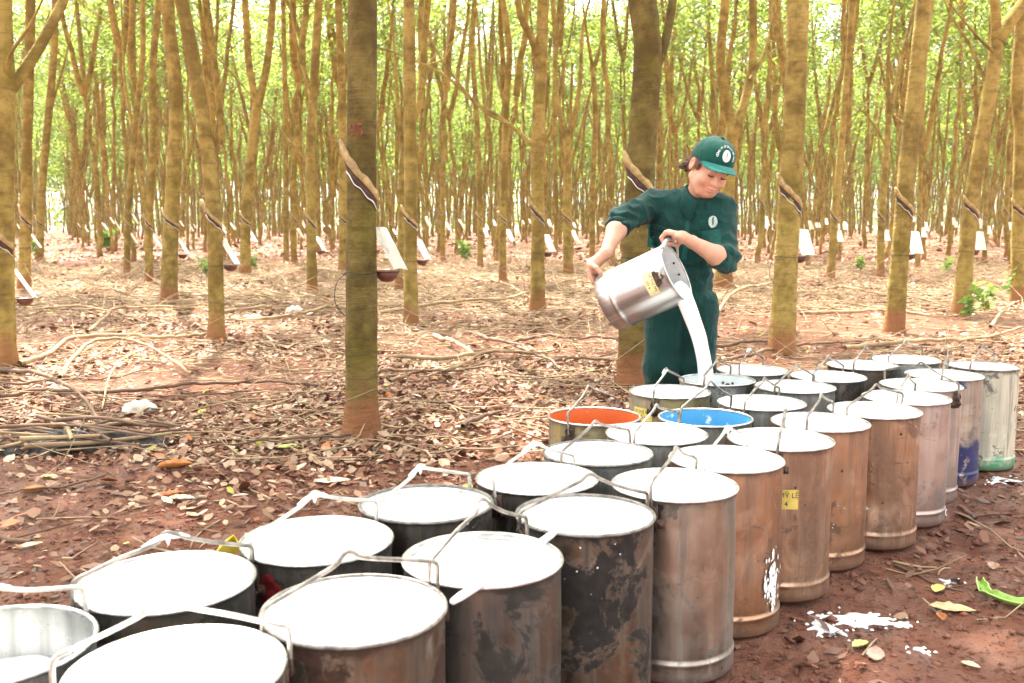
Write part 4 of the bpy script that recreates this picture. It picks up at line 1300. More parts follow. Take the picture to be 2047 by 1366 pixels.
# face details
for s in (-1, 1):
    mb = MB(); mb.tube(spline([hd(.016 * s, .091, -.003), hd(.030 * s, .0925, -.007), hd(.045 * s, .083, -.004)], 10), [.001, .0022, .0022, .0024, .0024, .0024, .0024, .002, .002, .001], 6)
    mb.obj('eyelash', LASH, pc)
    mb = MB(); mb.tube(spline([hd(.014 * s, .093, .018), hd(.032 * s, .091, .023), hd(.052 * s, .075, .017)], 10), [.001, .0024, .003, .003, .003, .003, .0028, .0025, .002, .001], 6)
    mb.obj('eyebrow', BROW, pc)
def lips():
    f = Field(hd(0, .09, -.066) - .05, hd(0, .09, -.066) + .05, .0018)
    f.ell(hd(0, .0890, -.0605), np.array((.0205, .0118, .0048)) * HS, HM, .002)
    f.ell(hd(0, .0868, -.0705), np.array((.0165, .0118, .0055)) * HS, HM, .002)
    f.ell(hd(0, .104, -.0655), np.array((.022, .0115, .0014)) * HS, HM, .002, True)
    f.ell(hd(0, .060, -.0655), np.array((.05, .0285, .05)) * HS, HM, .002, True)
    return f.mesh('lips', LIP)
link('lips', lips(), pc)
# hair
hf = Field(hc - Vector((.17, .17, .17)), hc + Vector((.17, .17, .17)), .004)
hell(hf, (0, -.030, .026), (.083, .088, .085), .01)
hell(hf, (0, -.065, -.045), (.058, .042, .042), .02)
for s in (-1, 1): hell(hf, (.070 * s, .026, .012), (.012, .020, .030), .012)
hf.cone(hd(-.035, -.095, -.035), hd(-.062, -.118, -.072), .024, .012, .015)
hf.cone(hd(-.02, -.1, -.04), hd(-.03, -.12, -.085), .02, .010, .015)
hell(hf, (0, .075, -.02), (.075, .085, .10), .012, True)
for s in (-1, 1): hell(hf, (.085 * s, -.006, -.012), (.022, .026, .034), .006, True)
hm = hf.mesh('hair', HAIR, lambda p: .003 * mnoise.noise(Vector((p.x * 60, p.y * 60, p.z * 18))))
hair = link('hair', hm, pc)
mb = MB(); g = np.random.default_rng(5)
for k in range(16):
    s0 = hd(-.06 + g.uniform(-.02, .02), -.08 + g.uniform(-.02, .02), -.02 + g.uniform(-.03, .02))
    e = s0 + HM @ np.array([g.uniform(-.035, -.005), g.uniform(-.05, -.01), g.uniform(-.06, -.02)])
    mb.tube(spline([s0, (s0 + e) / 2 + g.normal(0, .006, 3), e], 8), np.linspace(.002, .0008, 8), 4)
mb.obj('loose_strands', HAIR, hair)

# cap
def cap_pt(th, ph):          # th: azimuth from front towards her left, ph: 0 at the edge, 1 on the crown
    el = ph * math.pi / 2
    rx, ry, rz = .0865, .106, .098
    x = rx * math.sin(th) * math.cos(el) ** .82; y = ry * math.cos(th) * math.cos(el) ** .82; z = rz * math.sin(el) ** .92
    return (x, y - .006, z + .032 + .016 * math.cos(th) * (1 - ph))
mb = MB(); nth, nph = 72, 18
V = []; f = []
for j in range(nph + 1):
    for i in range(nth):
        th = 2 * math.pi * i / nth
        ph = j / nph * .985
        p = np.array(cap_pt(th, ph))
        seam = min(abs(((th * 6 / (2 * math.pi)) % 1) - .0), 1 - ((th * 6 / (2 * math.pi)) % 1)) 
        p[:2] *= 1 - .010 * math.exp(-(seam / .05) ** 2) * (ph > .04)
        V.append(hd(*p))
for j in range(nph):
    for i in range(nth): f.append((j * nth + i, j * nth + (i + 1) % nth, (j + 1) * nth + (i + 1) % nth, (j + 1) * nth + i))
f.append(tuple(nph * nth + i for i in range(nth)))
mb.add(V, f)
# sweat band folded under the edge
V = [hd(*(np.array(cap_pt(2 * math.pi * i / nth, 0)) * np.array([k, k, 1]) + np.array([0, 0, dz]))) for k, dz in ((1.02, .008), (1.022, -.006), (.985, -.007), (.97, .010)) for i in range(nth)]
f = [(j * nth + i, j * nth + (i + 1) % nth, (j + 1) * nth + (i + 1) % nth, (j + 1) * nth + i) for j in range(3) for i in range(nth)]
mb.add(V, f)
capo = mb.obj('cap', CAPM, pc)
mb = MB(); mb.ball(hd(0, -.006, .131), (.010, .010, .008), 10); mb.obj('cap_button', CAPM, capo)
# brim
V = []; f = []; nu, nv_ = 24, 9
for top in (1, -1):
    for j in range(nv_):
        t = j / (nv_ - 1)
        for i in range(nu):
            u = -1 + 2 * i / (nu - 1)
            th = u * 1.12
            e = cap_pt(th, 0)
            L = .071 * (1 - abs(u) ** 2.6) ** .55 if abs(u) < 1 else 0
            y = e[1] + t * L * 1.0
            x = e[0] * (1 + .10 * t * (1 - abs(u)))
            z = e[2] + .006 - t * L * .03 - .026 * (x / .085) ** 2 * (.35 + .65 * t) + .0016 * top
            V.append(hd(x, y, z))
h_ = nu * nv_
for j in range(nv_ - 1):
    for i in range(nu - 1):
        a = j * nu + i
        f.append((a, a + 1, a + nu + 1, a + nu)); f.append((h_ + a, h_ + a + nu, h_ + a + nu + 1, h_ + a + 1))
for i in range(nu - 1):
    a = (nv_ - 1) * nu + i; f.append((a, a + 1, h_ + a + 1, h_ + a))
for j in range(nv_ - 1):
    for i in (0, nu - 1):
        a = j * nu + i; f.append((a, a + nu, h_ + a + nu, h_ + a))
mb = MB().add(V, f); mb.obj('brim', BRIM_LIT, capo)
# badge and words on the front of the cap: wrapped on the dome by angle
def on_cap(u, v, lift=.0012):   # u: metres to her left, v: metres above the edge, at the front
    ph = np.clip(v / .125, 0, .95)
    p = np.array(cap_pt(u / .098, ph))
    c0 = np.array([0, -.006, .04]); d = p - c0
    return hd(*(p + d / np.linalg.norm(d) * lift))
def wrap_cap(V, f, name, mat, parent, lift):
    return MB().add([on_cap(a, b_, lift) for a, b_, *_ in V], f).obj(name, mat, parent)
CX, CYv = -.004, .042
n = 28
th = np.linspace(0, 2 * np.pi, n, endpoint=False)
V = [(CX, CYv)] + [(CX + .0235 * math.cos(t) * r_, CYv + .0235 * math.sin(t) * r_) for r_ in (.5, 1.0) for t in th]
f = [(0, 1 + k, 1 + (k + 1) % n) for k in range(n)] + [(1 + k, 1 + n + k, 1 + n + (k + 1) % n, 1 + (k + 1) % n) for k in range(n)]
badge = wrap_cap(V, f, 'badge', WHITE, capo, .0016)
def leaf_strokes(cx, cy, s):
    V = []; f = []
    for k in range(3):
        y0 = cy + (k - 1) * s * .33; b0 = len(V)
        V += [(cx - s * .18, y0 - s * .16), (cx + s * .06, y0 - s * .12), (cx + s * .20, y0 + s * .24), (cx - s * .04, y0 + s * .16)]
        f.append((b0, b0 + 1, b0 + 2, b0 + 3))
    return V, f
V, f = leaf_strokes(CX, CYv + .003, .022)
wrap_cap(V, f, 'badge_emblem', INK, badge, .0026)
V, f = text_mesh('CAO SU', .0065)
wrap_cap([(a + CX, b_ + CYv - .013) for a, b_, _ in V], f, 'badge_lettering', INK, badge, .0026)
words = 'CÔNG TY CP CAO SU BÀ RỊA'
Rw = .043
V = []; f = []
for i, chx in enumerate(words):
    if chx == ' ': continue
    tv, tf = text_mesh(chx, .0150)
    a = math.radians(192 - (192 + 22) * i / (len(words) - 1))
    ca, sa = math.cos(a - math.pi / 2), math.sin(a - math.pi / 2)
    b0 = len(V)
    for x, y, _ in tv:
        x = x * 1.05
        V.append((CX + Rw * math.cos(a) * 1.12 + x * ca - y * sa, CYv + Rw * math.sin(a) * .92 + x * sa + y * ca))
    f += [tuple(q + b0 for q in t) for t in tf]
wrap_cap(V, f, 'cap_lettering', WHITE, capo, .0022)

# shirt
sf = Field((.30, 4.08, .55), (1.10, 4.78, 1.40), .005)
sf.ell(chest, (.158, .108, .17), None, .03); sf.ell(waist, (.148, .105, .15), None, .06); sf.ell(pelv + Vector((0, 0, .01)), (.155, .115, .11), None, .05)
sf.cone(sR, sL, .058, .058, .05); sf.cone(sR.lerp(sL, .3) + Vector((0, .02, .012)), neck0 + Vector((0, .0, .008)), .05, .055, .04); sf.cone(sL, neck0 + Vector((0, 0, .008)), .05, .055, .04)
sf.ell(at(1420, 455, YB - .07), (.06, .04, .06), None, .04); sf.ell(at(1345, 455, YB - .07), (.06, .04, .06), None, .04)
eR2 = eR.lerp(wR, .12); eL2 = eL.lerp(wL, .10)
sf.chain([sR, eR, eR2], [.068, .057, .055], .035); sf.chain([sL, eL, eL2], [.068, .058, .056], .035)
def fold(p, s=1.0):
    q = Vector((p.x * 13 + p.z * 6, p.y * 8, p.z * 12 - p.x * 7))
    n1 = mnoise.noise(q); n2 = mnoise.noise(Vector((p.x * 26 - p.z * 14, p.y * 18, p.z * 20 + p.x * 9)))
    return (-.015 * abs(n1) ** .7 + .003 * n2 + .005) * s
def shirt_warp(p):
    d = min((p - eR).length, (p - eL).length)
    k = 1 + .8 * math.exp(-(d / .09) ** 2)
    z = math.exp(-((p.z - at(1360, 560, YB).z) / .12) ** 2)
    horiz = .009 * math.sin(p.z * 120 + 5 * mnoise.noise(p * 6) + p.x * 20) * (math.exp(-(d / .08) ** 2) + .45 * z)
    return fold(p, k) + horiz
shirt = link('shirt', sf.mesh('shirt', SHIRT, shirt_warp), pc)
# rolled cuffs
def ring(e, w, t0, R_, name):
    ax = (w - e).normalized()
    c0 = e.lerp(w, t0)
    u = ax.orthogonal().normalized(); v = ax.cross(u)
    mb = MB(); P = []; n = 32; m = 8
    for i in range(n):
        a = 2 * math.pi * i / n
        wob = 1 + .05 * math.sin(a * 3 + 1)
        for j in range(m):
            b_ = 2 * math.pi * j / m
            P.append(c0 + (u * math.cos(a) + v * math.sin(a)) * (R_ * wob + .006 * math.cos(b_)) + ax * (.020 * math.sin(b_) + .004 * math.sin(a * 2)))
    f = [(i * m + j, i * m + (j + 1) % m, ((i + 1) % n) * m + (j + 1) % m, ((i + 1) % n) * m + j) for i in range(n) for j in range(m)]
    mb.add([tuple(p) for p in P], f); mb.obj(name, SHIRT, shirt)
ring(eR, wR, .17, .049, 'cuff'); ring(eL, wL, .15, .051, 'cuff')

# things sewn on the shirt: found by casting rays at the shirt from the front
from mathutils.bvhtree import BVHTree
bm = bmesh.new(); bm.from_mesh(shirt.data); SBVH = BVHTree.FromBMesh(bm); bm.free()
def on_shirt(px, py, lift=.002):
    o = Vector((0, 0, CAMZ)); d = ray(px, py).normalized()
    h, nn, _, _ = SBVH.ray_cast(o, d)
    if h is None: h = at(px, py, YB - .1); nn = -d
    return h + (nn * .6 - d * .4) * lift
def patch(poly, name, mat, parent, lift=.003, nsub=5, thick=.0):
    """a quad given by four photograph points, laid on the cloth"""
    a, b_, c_, d_ = [np.array(p, float) for p in poly]
    V = []; f = []
    for j in range(nsub + 1):
        for i in range(nsub + 1):
            u, v = i / nsub, j / nsub
            p = (a * (1 - u) + b_ * u) * (1 - v) + (d_ * (1 - u) + c_ * u) * v
            e = lift * (1 if 0 < i < nsub and 0 < j < nsub else .35)
            V.append(on_shirt(p[0], p[1], e))
    for j in range(nsub):
        for i in range(nsub):
            k = j * (nsub + 1) + i
            f.append((k, k + 1, k + nsub + 2, k + nsub + 1))
    return MB().add([tuple(p) for p in V], f).obj(name, mat, parent)
SHIRT_D = cloth('placket_cloth', (.005, .055, .043), (.008, .075, .058))
patch([(1374, 410), (1383, 411), (1372, 520), (1362, 519)], 'placket', SHIRT_D, shirt, .005, 8)
pk = patch([(1296, 448), (1336, 462), (1333, 500), (1294, 494)], 'pocket', SHIRT_D, shirt, .005, 6)
patch([(1294, 442), (1338, 458), (1336, 470), (1294, 456)], 'pocket_flap', SHIRT, pk, .012, 6)
pk = patch([(1402, 455), (1440, 452), (1442, 498), (1406, 498)], 'pocket', SHIRT_D, shirt, .005, 6)
patch([(1400, 450), (1441, 447), (1441, 458), (1402, 462)], 'pocket_flap', SHIRT, pk, .010, 6)
for px, py in ((1388, 412), (1377, 444), (1371, 478)):
    p = on_shirt(px, py, .007); MB().ball(p, (.0065, .003, .0065), 10).obj('button', BUTTON, shirt)
p = on_shirt(1309, 473, .009); MB().ball(p, (.0055, .003, .0055), 10).obj('button', BUTTON, shirt)
# chest emblem
n = 24; V = [on_shirt(1426, 445, .013)]; f = []
for t in np.linspace(0, 2 * np.pi, n, endpoint=False): V.append(on_shirt(1426 + 9.5 * math.cos(t), 445 + 12 * math.sin(t), .013))
f = [(0, 1 + k, 1 + (k + 1) % n) for k in range(n)]
emb = MB().add([tuple(p) for p in V], f).obj('chest_emblem', PALE, shirt)
V, f = leaf_strokes(1426, 444, 14)
MB().add([tuple(on_shirt(x, 888 - y, .0145)) for x, y in V], f).obj('emblem_mark', SHIRT_D, emb)
# collar
def collar(pts_px, name, Y0=None, th_=.004):
    pass
mb = MB()
cpts = []
axn = (neck1 - neck0).normalized()
fx = Vector((.25, -.95, 0)).normalized(); fx = (fx - axn * fx.dot(axn)).normalized(); sx_ = axn.cross(fx)
if sx_.x < 0: sx_ = -sx_
nc = 40
rows = []
for (rad, hz, flare) in ((.058, -.004, 0), (.062, .030, 0), (.066, .034, 0), (.074, .020, 0), (.088, -.014, 1)):
    row = []
    for i in range(nc):
        a = math.radians(-164 + 328 * i / (nc - 1))        # 0 at the nape, open at the throat
        d = -fx * math.cos(a) + sx_ * math.sin(a)
        front = max(0, (abs(math.degrees(a)) - 90) / 74)
        r_ = rad * (1 + .18 * front) + flare * .030 * front ** 1.5
        z_ = hz - .018 * front - flare * .040 * front ** 1.6
        row.append(neck0 + axn * (.030 + z_) + d * r_)
    rows.append(row)
V = [tuple(p) for row in rows for p in row]
f = [(j * nc + i, j * nc + i + 1, (j + 1) * nc + i + 1, (j + 1) * nc + i) for j in range(len(rows) - 1) for i in range(nc - 1)]
co_ = MB().add(V, f).obj('collar', SHIRT, shirt)
sm = co_.modifiers.new('thick', 'SOLIDIFY'); sm.thickness = .003; sm.offset = 1

# trousers and boots
tf_ = Field((.36, 4.25, .04), (1.0, 4.78, .90), .006)
tf_.ell(pelv + Vector((0, 0, -.02)), (.150, .112, .10), None, .05)
hemR = anR + Vector((0, 0, .04)); hemL = anL + Vector((0, 0, .04))
tf_.chain([hipR, knR, hemR], [.092, .079, .068], .04); tf_.chain([hipL, knL, hemL], [.092, .079, .068], .04)
trousers = link('trousers', tf_.mesh('trousers', TROUS, lambda p: fold(p, .55)), pc)
for an, s in ((anR, -1), (anL, 1)):
    bf = Field(an + Vector((-.09, -.24, -.10)), an + Vector((.09, .09, .14)), .005)
    bf.cone(an + Vector((0, 0, .09)), an + Vector((0, .0, -.02)), .050, .046, .02)
    bf.cone(an + Vector((0, .02, -.045)), an + Vector((.02 * s, -.15, -.050)), .042, .038, .03)
    M_ = bf.mesh('boot', RUBBER)
    for v in M_.vertices: v.co.z = max(v.co.z, -.002)
    link('boot', M_, pc)

# ------------------------------------------------------------------ the bucket being emptied
HB = Matrix((tuple(hB), tuple(np.cross(nB, hB)), tuple(nB))).transposed()     # local x: pivots, z: mouth
pail = empty('hand_bucket', Vector(Cb), 'shiny steel hand bucket with yellow name label, tipped and pouring latex', 'bucket')
pail.rotation_euler = HB.to_euler()
S_PAIL = steel('polished_steel', (.66, .655, .64), .36, (.14, .12, .10), .08, (.60, .57, .53), .3, splash=False, bump=.03)
def pail_mesh(R, H):
    mb = MB()
    outp = [(.001, .008), (R * .9, .008), (R * .94, .0), (R * .985, .004), (R * .995, .05), (R * .99, .056)] + [(R * 1.012, .060), (R * 1.015, .064), (R * 1.0, .069)] + [(R * .985, z) for z in np.linspace(.075, H - .006, 18)] + [(R, H - .003), (R * 1.005, H), (R * .99, H + .002)]
    inp = [(R * .975, H)] + [(R * .97, z) for z in np.linspace(H - .01, .02, 10)] + [(.001, .02)]
    mb.lathe(outp, 72, 0); mb.lathe(inp, 72, 1)
    return mb.mesh('wall', [S_PAIL, S_PIN])
S_PIN = plain('pail_inside', (.74, .75, .74), .38, .6, .1, .12, 12)
link('wall', pail_mesh(RB, LB), pail)
mb = MB(); mb.lathe([(RB - .001 + .004 * math.cos(t), LB - .001 + .004 * math.sin(t)) for t in np.linspace(0, 2 * math.pi, 9)[:-1]], 72, closed=True); mb.obj('rim', RIM, pail)
inv = Matrix.Translation(Vector(Cb)) @ HB.to_4x4(); inv = inv.inverted()
# bail: from pivot over the fist to the far pivot
P = []
for a in np.linspace(0, math.pi, 40):
    p = Cm - nB * .030 * (abs(math.cos(a)) ** 6) + hB * (RB + .008) * math.cos(a) + bdir * (.142 * math.sin(a) ** .75)
    P.append(inv @ Vector(p))
mb = MB(); mb.tube(P, .0048, 8); mb.obj('bail', WIRE_P, pail)
GRIP = plain('grey_plastic_grip', (.33, .36, .36), .4)
mb = MB(); mb.tube(P[9:31], .0082, 10); mb.obj('grip', GRIP, pail)
for s in (1, -1):
    mb = MB()
    c0 = Vector((s * (RB - .001), 0, LB - .042))
    for (dy, dz) in ((-.026, .004), (.026, .004), (-.018, .014), (.018, .014)): mb.ball(c0 + Vector((s * .002, dy, dz - .012)), (.005, .0095, .0095), 10)
    mb.box(c0 + Vector((s * .001, 0, -.006)), (.006, .05, .022))
    e = [c0 + Vector((s * .007, .010 * math.cos(t), .012 + .010 * math.sin(t))) for t in np.linspace(0, 2 * math.pi, 13)]
    mb.tube(e, .003, 6, cap=False)
    mb.obj('bracket', EAR, pail)
# rivets and seam on the inside wall opposite
mb = MB()
for (a, z) in ((1.92, -.03), (2.35, -.028)):
    mb.ball((RB * .965 * math.cos(a + 1.2), RB * .965 * math.sin(a + 1.2), LB + z), .0055, 8)
mb.obj('rivet', EAR, pail)
# label facing the camera: find the wall angle that looks at the camera
def pail_angle(px, py):
    o = Vector((0, 0, CAMZ)); d = ray(px, py).normalized()
    lo = inv @ o; ld = (inv.to_3x3() @ d)
    A_ = ld.x ** 2 + ld.y ** 2; B_ = 2 * (lo.x * ld.x + lo.y * ld.y); C_ = lo.x ** 2 + lo.y ** 2 - RB ** 2
    t = (-B_ - math.sqrt(max(B_ * B_ - 4 * A_ * C_, 0))) / (2 * A_)
    p = lo + ld * t
    return math.atan2(p.y, p.x), p.z
a0, z0 = pail_angle(1300, 568)
n = 10; V = []; f = []
wl_, hl_ = .100, .046
Rl = RB * .986 + .002
for z in (z0 - hl_ / 2, z0 + hl_ / 2):
    for t in np.linspace(-wl_ / 2, wl_ / 2, n): V.append((Rl * math.cos(a0 + t / Rl), Rl * math.sin(a0 + t / Rl), z))
for k in range(n - 1): f.append((k, k + 1, n + k + 1, n + k))
LABEL_P = plain('faded_yellow_label', (.72, .62, .30), .5, 0, .05, .2, 14)
lab = MB().add(V, f).obj('label', LABEL_P, pail)
mb = MB()
sgn = 1
for s_, dz, sz in (('LÊ THỊ MỸ', .010, .0165), ('TỔ 4', -.011, .0165)):
    tv, tf = text_mesh(s_, sz)
    a = a0 + tv[:, 0] / Rl
    mb.add(np.stack([(Rl + .0007) * np.cos(a), (Rl + .0007) * np.sin(a), z0 + dz + tv[:, 1]], -1), tf)
mb.obj('lettering', INK, lab)
RUSTP = plain('rusty_smear', (.20, .12, .05), .8, 0, .3, .5, 40)
# latex inside: level surface cut by the tipped wall, and the stream over the lip
zl = float((Cm - uB * RB * .72)[2])                 # level of the liquid
pts = []
nn_ = 48
for i in range(nn_):                                 # intersection of the wall with the level plane
    t = 2 * math.pi * i / nn_
    d = hB * math.cos(t) + np.cross(nB, hB) * math.sin(t)
    base = Cb + d * RB * .965
    s_ = (zl - base[2]) / nB[2]
    pts.append(base + nB * min(max(s_, .02), LB - .004))
ctr = np.mean(pts, 0)
V = [inv @ Vector(ctr)] + [inv @ Vector(p) for p in pts]
MB().add([tuple(v) for v in V], [(0, 1 + k, 1 + (k + 1) % nn_) for k in range(nn_)]).obj('latex', LATEX, pail)
# the stream over the lip: (pixel, width in pixels, distance) along its fall
SP_ = [(1350, 574, 34, 4.005), (1362, 586, 36, 3.985), (1371, 604, 33, 3.975), (1381, 627, 32, 3.985), (1390, 651, 30, 4.0), (1397, 674, 29, 4.01), (1402, 698, 28, 4.02), (1407, 721, 28, 4.03), (1411, 745, 30, 4.04), (1414, 790, 33, 4.05)]
ctl = spline([tuple(at(a, b_, d)) + (0,) for a, b_, w_, d in SP_], 46)[:, :3]
wd = np.interp(np.linspace(0, 1, 46), np.linspace(0, 1, len(SP_)), [w_ / F * d / 2 for a, b_, w_, d in SP_])
tk = np.interp(np.linspace(0, 1, 46), [0, .12, .3, 1], [.03, .034, .024, .018])
tg = np.gradient(ctl, axis=0); tg /= np.linalg.norm(tg, axis=1, keepdims=True)
m = 20; V = []
for i in range(46):
    s_ = np.array([1.0, 0, .35 if i < 10 else .2]); s_ -= tg[i] * (s_ @ tg[i]); s_ /= np.linalg.norm(s_)
    o_ = np.cross(tg[i], s_)
    for j in range(m):
        a = 2 * math.pi * j / m
        rip = 1 + .05 * math.sin(3 * a + i * .25) * min(1, i / 14)
        V.append(ctl[i] + s_ * wd[i] * 1.03 * math.cos(a) * rip + o_ * tk[i] * math.sin(a) * rip)
f = [(i * m + j, i * m + (j + 1) % m, (i + 1) * m + (j + 1) % m, (i + 1) * m + j) for i in range(45) for j in range(m)]
f += [tuple(range(m))[::-1], tuple(45 * m + j for j in range(m))]
st = MB().add(V, f).obj('latex_stream', LATEX)
tag(st, 'thick white stream of latex falling from the tipped bucket', 'stream')
# ------------------------------------------------------------------ what lies on the ground
def litter(n, region, size, seed, keep):
    g = np.random.default_rng(seed)
    x, y = region(g, n)
    k = keep(x, y) > g.uniform(0, 1, n)
    x, y = x[k], y[k]; n = len(x)
    L = size * np.exp(np.clip(g.normal(0, .36, n), -1, .7)); W = L * g.uniform(.25, .7, n)
    a = g.uniform(0, 2 * np.pi, n)
    d = np.stack([np.cos(a), np.sin(a)], -1); s = np.stack([-d[:, 1], d[:, 0]], -1)
    roll = g.normal(0, .38, n); pit = g.normal(0, .25, n); curl = g.uniform(-.2, .7, n)
    # 2 x 4 strip: stem, quarter, three quarter, tip, left and right of the midrib
    V = np.zeros((n, 9, 3))
    for j, (t, wv) in enumerate(((0, 0.05), (.35, 1.0), (.72, .8), (1, .04))):
        for q, sg in enumerate((-1, 1)):
            px = x + d[:, 0] * L * (t - .5) + s[:, 0] * W * .5 * wv * sg
            py = y + d[:, 1] * L * (t - .5) + s[:, 1] * W * .5 * wv * sg
            pz = L * pit * (t - .5) + W * .5 * wv * sg * roll + curl * W * wv * .5 + curl * L * .8 * (t - .5) ** 2
            V[:, j * 2 + q] = np.stack([px, py, pz], -1)
    V = V[:, :8]
    base = gz(x, y) + .003 + g.uniform(0, .012, n) - V[..., 2].min(1)* .85
    V[..., 2] += base[:, None]
    q = np.array([[0, 2, 3, 1], [2, 4, 5, 3], [4, 6, 7, 5]])
    Q = (np.arange(n)[:, None, None] * 8 + q[None]).reshape(-1, 4)
    return V.reshape(-1, 3), Q
def wedge(y0, y1, amax=31):
    def fn(g, n):
        y = np.sqrt(g.uniform(y0 ** 2, y1 ** 2, n)); a = np.radians(g.uniform(-amax, amax, n))
        return y * np.tan(a), y
    return fn
BXY = np.array(list(BUCK.values()))
def road(x, y):               # bare earth right of and in front of the buckets
    # signed distance to the line of the right row, positive on the bare side
    p = np.array([-.27, 1.61]); q = np.array([2.21, 4.48]); d = (q - p) / np.linalg.norm(q - p); nrm = np.array([d[1], -d[0]])
    return (x - p[0]) * nrm[0] + (y - p[1]) * nrm[1]
def dens(x, y):
    side = road(x, y)
    k = np.clip((-side - .95) / 1.6, .10, 1)
    far = np.clip((y - 4.8) / 1.5, 0, 1)
    k = np.maximum(k * .9 * np.clip((y - 1.4) / 3.4, .12, 1), far * np.clip((2.6 - side) / 2.5, .12, 1))
    k *= .35 + .9 * vnoise(x * .9, y * .9, 21) 
    bare = vnoise(x * .45 + 9, y * .45, 33)
    k *= np.clip((bare - .22) * 6, .15, 1)
    dist = np.sqrt(((x[:, None] - BXY[None, :, 0]) ** 2 + (y[:, None] - BXY[None, :, 1]) ** 2)).min(1)
    return np.where(dist < .20, 0, k)
parts = [(11000, wedge(1.2, 5.0), .042, 1), (48000, wedge(4.5, 9), .037, 2), (56000, wedge(8.5, 18), .054, 3), (26000, wedge(17, 36), .09, 4), (11000, wedge(34, 80), .2, 5)]
VV = []; QQ = []; nv = 0
for n_, rg, sz, sd in parts:
    V, Q = litter(n_, rg, sz, sd, dens)
    VV.append(V); QQ.append(Q + nv); nv += len(V)
lo = link('leaf_litter', quads_mesh('leaf_litter', np.concatenate(VV), np.concatenate(QQ), LITTER))
tag(lo, 'dry tan and brown leaves scattered over the red earth', 'leaf litter', None, 'stuff')
# crumbs of soil near the camera
g = np.random.default_rng(77)
n = 16000
y = np.sqrt(g.uniform(1.1 ** 2, 6.5 ** 2, n)); x = y * np.tan(np.radians(g.uniform(-31, 31, n)))
dist = np.sqrt(((x[:, None] - BXY[None, :, 0]) ** 2 + (y[:, None] - BXY[None, :, 1]) ** 2)).min(1)
k = dist > .18; x, y = x[k], y[k]; n = len(x)
r = g.gamma(1.5, .0027, n) + .0015
oct_ = np.array([[1, 0, 0], [-1, 0, 0], [0, 1, 0], [0, -1, 0], [0, 0, 1], [0, 0, -1]], float)
V = oct_[None] * r[:, None, None] * g.uniform(.6, 1.4, (n, 6, 1))
V[..., 2] *= .6
V += np.stack([x, y, gz(x, y) + r * .25], -1)[:, None]
tri = np.array([[0, 2, 4], [2, 1, 4], [1, 3, 4], [3, 0, 4], [2, 0, 5], [1, 2, 5], [3, 1, 5], [0, 3, 5]])
Q = (np.arange(n)[:, None, None] * 6 + tri[None]).reshape(-1, 3)
CLOD = plain('soil_crumb', (.16, .06, .036), .95, 0, .5, .5, 9)
o = link('soil_crumbs', quads_mesh('soil_crumbs', V.reshape(-1, 3), Q, CLOD, False)); tag(o, 'small crumbs of red soil on the bare ground', 'soil crumbs', None, 'stuff')
# chips of bark and rotted leaf trodden into the soil
n = 9000
y = np.sqrt(g.uniform(1.1 ** 2, 6.5 ** 2, n)); x = y * np.tan(np.radians(g.uniform(-31, 31, n)))
dist = np.sqrt(((x[:, None] - BXY[None, :, 0]) ** 2 + (y[:, None] - BXY[None, :, 1]) ** 2)).min(1)
k = (dist > .19) & (vnoise(x * 1.7, y * 1.7, 5) > .3); x, y = x[k], y[k]; n = len(x)
L = g.gamma(2.2, .006, n) + .006; W_ = L * g.uniform(.2, .6, n); a = g.uniform(0, 6.28, n); tz = g.normal(0, .3, n)
d = np.stack([np.cos(a), np.sin(a), tz], -1); s_ = np.stack([-np.sin(a), np.cos(a), g.normal(0, .35, n)], -1)
c = np.stack([x, y, gz(x, y) + .004 + np.abs(tz) * L * .5], -1)
V = np.stack([c - d * L[:, None], c + s_ * W_[:, None], c + d * L[:, None] * .8, c - s_ * W_[:, None] * .9], 1)
CHIP = leaf_mat('bark_chip', (.07, .03, .02), (.26, .13, .08), (.05, .02, .01), .05)
o = link('bark_chips', quads_mesh('bark_chips', V.reshape(-1, 3), np.arange(4 * n).reshape(-1, 4), CHIP)); tag(o, 'small dark chips of bark and rotted leaf in the soil', 'chips', None, 'stuff')
# fine twigs
tw = MB(); g = np.random.default_rng(5)
for k in range(9000):
    y = math.sqrt(g.uniform(1.5 ** 2, 27 ** 2)); x = y * math.tan(math.radians(g.uniform(-31, 31)))
    side = float(road(np.array([x]), np.array([y]))[0])
    if y < 4.6 and g.uniform() < (.72 if side < 0 else .6): continue
    if np.hypot(BXY[:, 0] - x, BXY[:, 1] - y).min() < .24: continue
    L = g.uniform(.12, .9) * (1 if y > 4 else .4) * (1 if y < 12 else 1.6); a = g.normal(0, .8) + (math.pi if g.uniform() < .5 else 0)
    d = np.array([math.cos(a), math.sin(a)])
    if min(np.hypot(BXY[:, 0] - x - d[0] * L * s, BXY[:, 1] - y - d[1] * L * s).min() for s in (-.5, .5)) < .2: continue
    bend = g.normal(0, .10) * L; lift = g.uniform(0, .05) if g.uniform() < .75 else g.uniform(.05, .3)
    r = g.uniform(.0018, .006) * (1 if y < 12 else 1.5)
    P = []
    for t in (-.5, -.17, .17, .5):
        px, py = x + d[0] * L * t - d[1] * bend * (1 - 4 * t * t), y + d[1] * L * t + d[0] * bend * (1 - 4 * t * t)
        P.append((px, py, float(gz(px, py)) + r + .022 * (y > 4.5) + lift * max(0, t + .17) * L * 2))
    tw.tube(P, [r, r, r * .8, r * .5], 4, cap=False)
o = tw.obj('twig_litter', TWIG); tag(o, 'thin broken twigs strewn among the dry leaves', 'twigs', None, 'stuff')

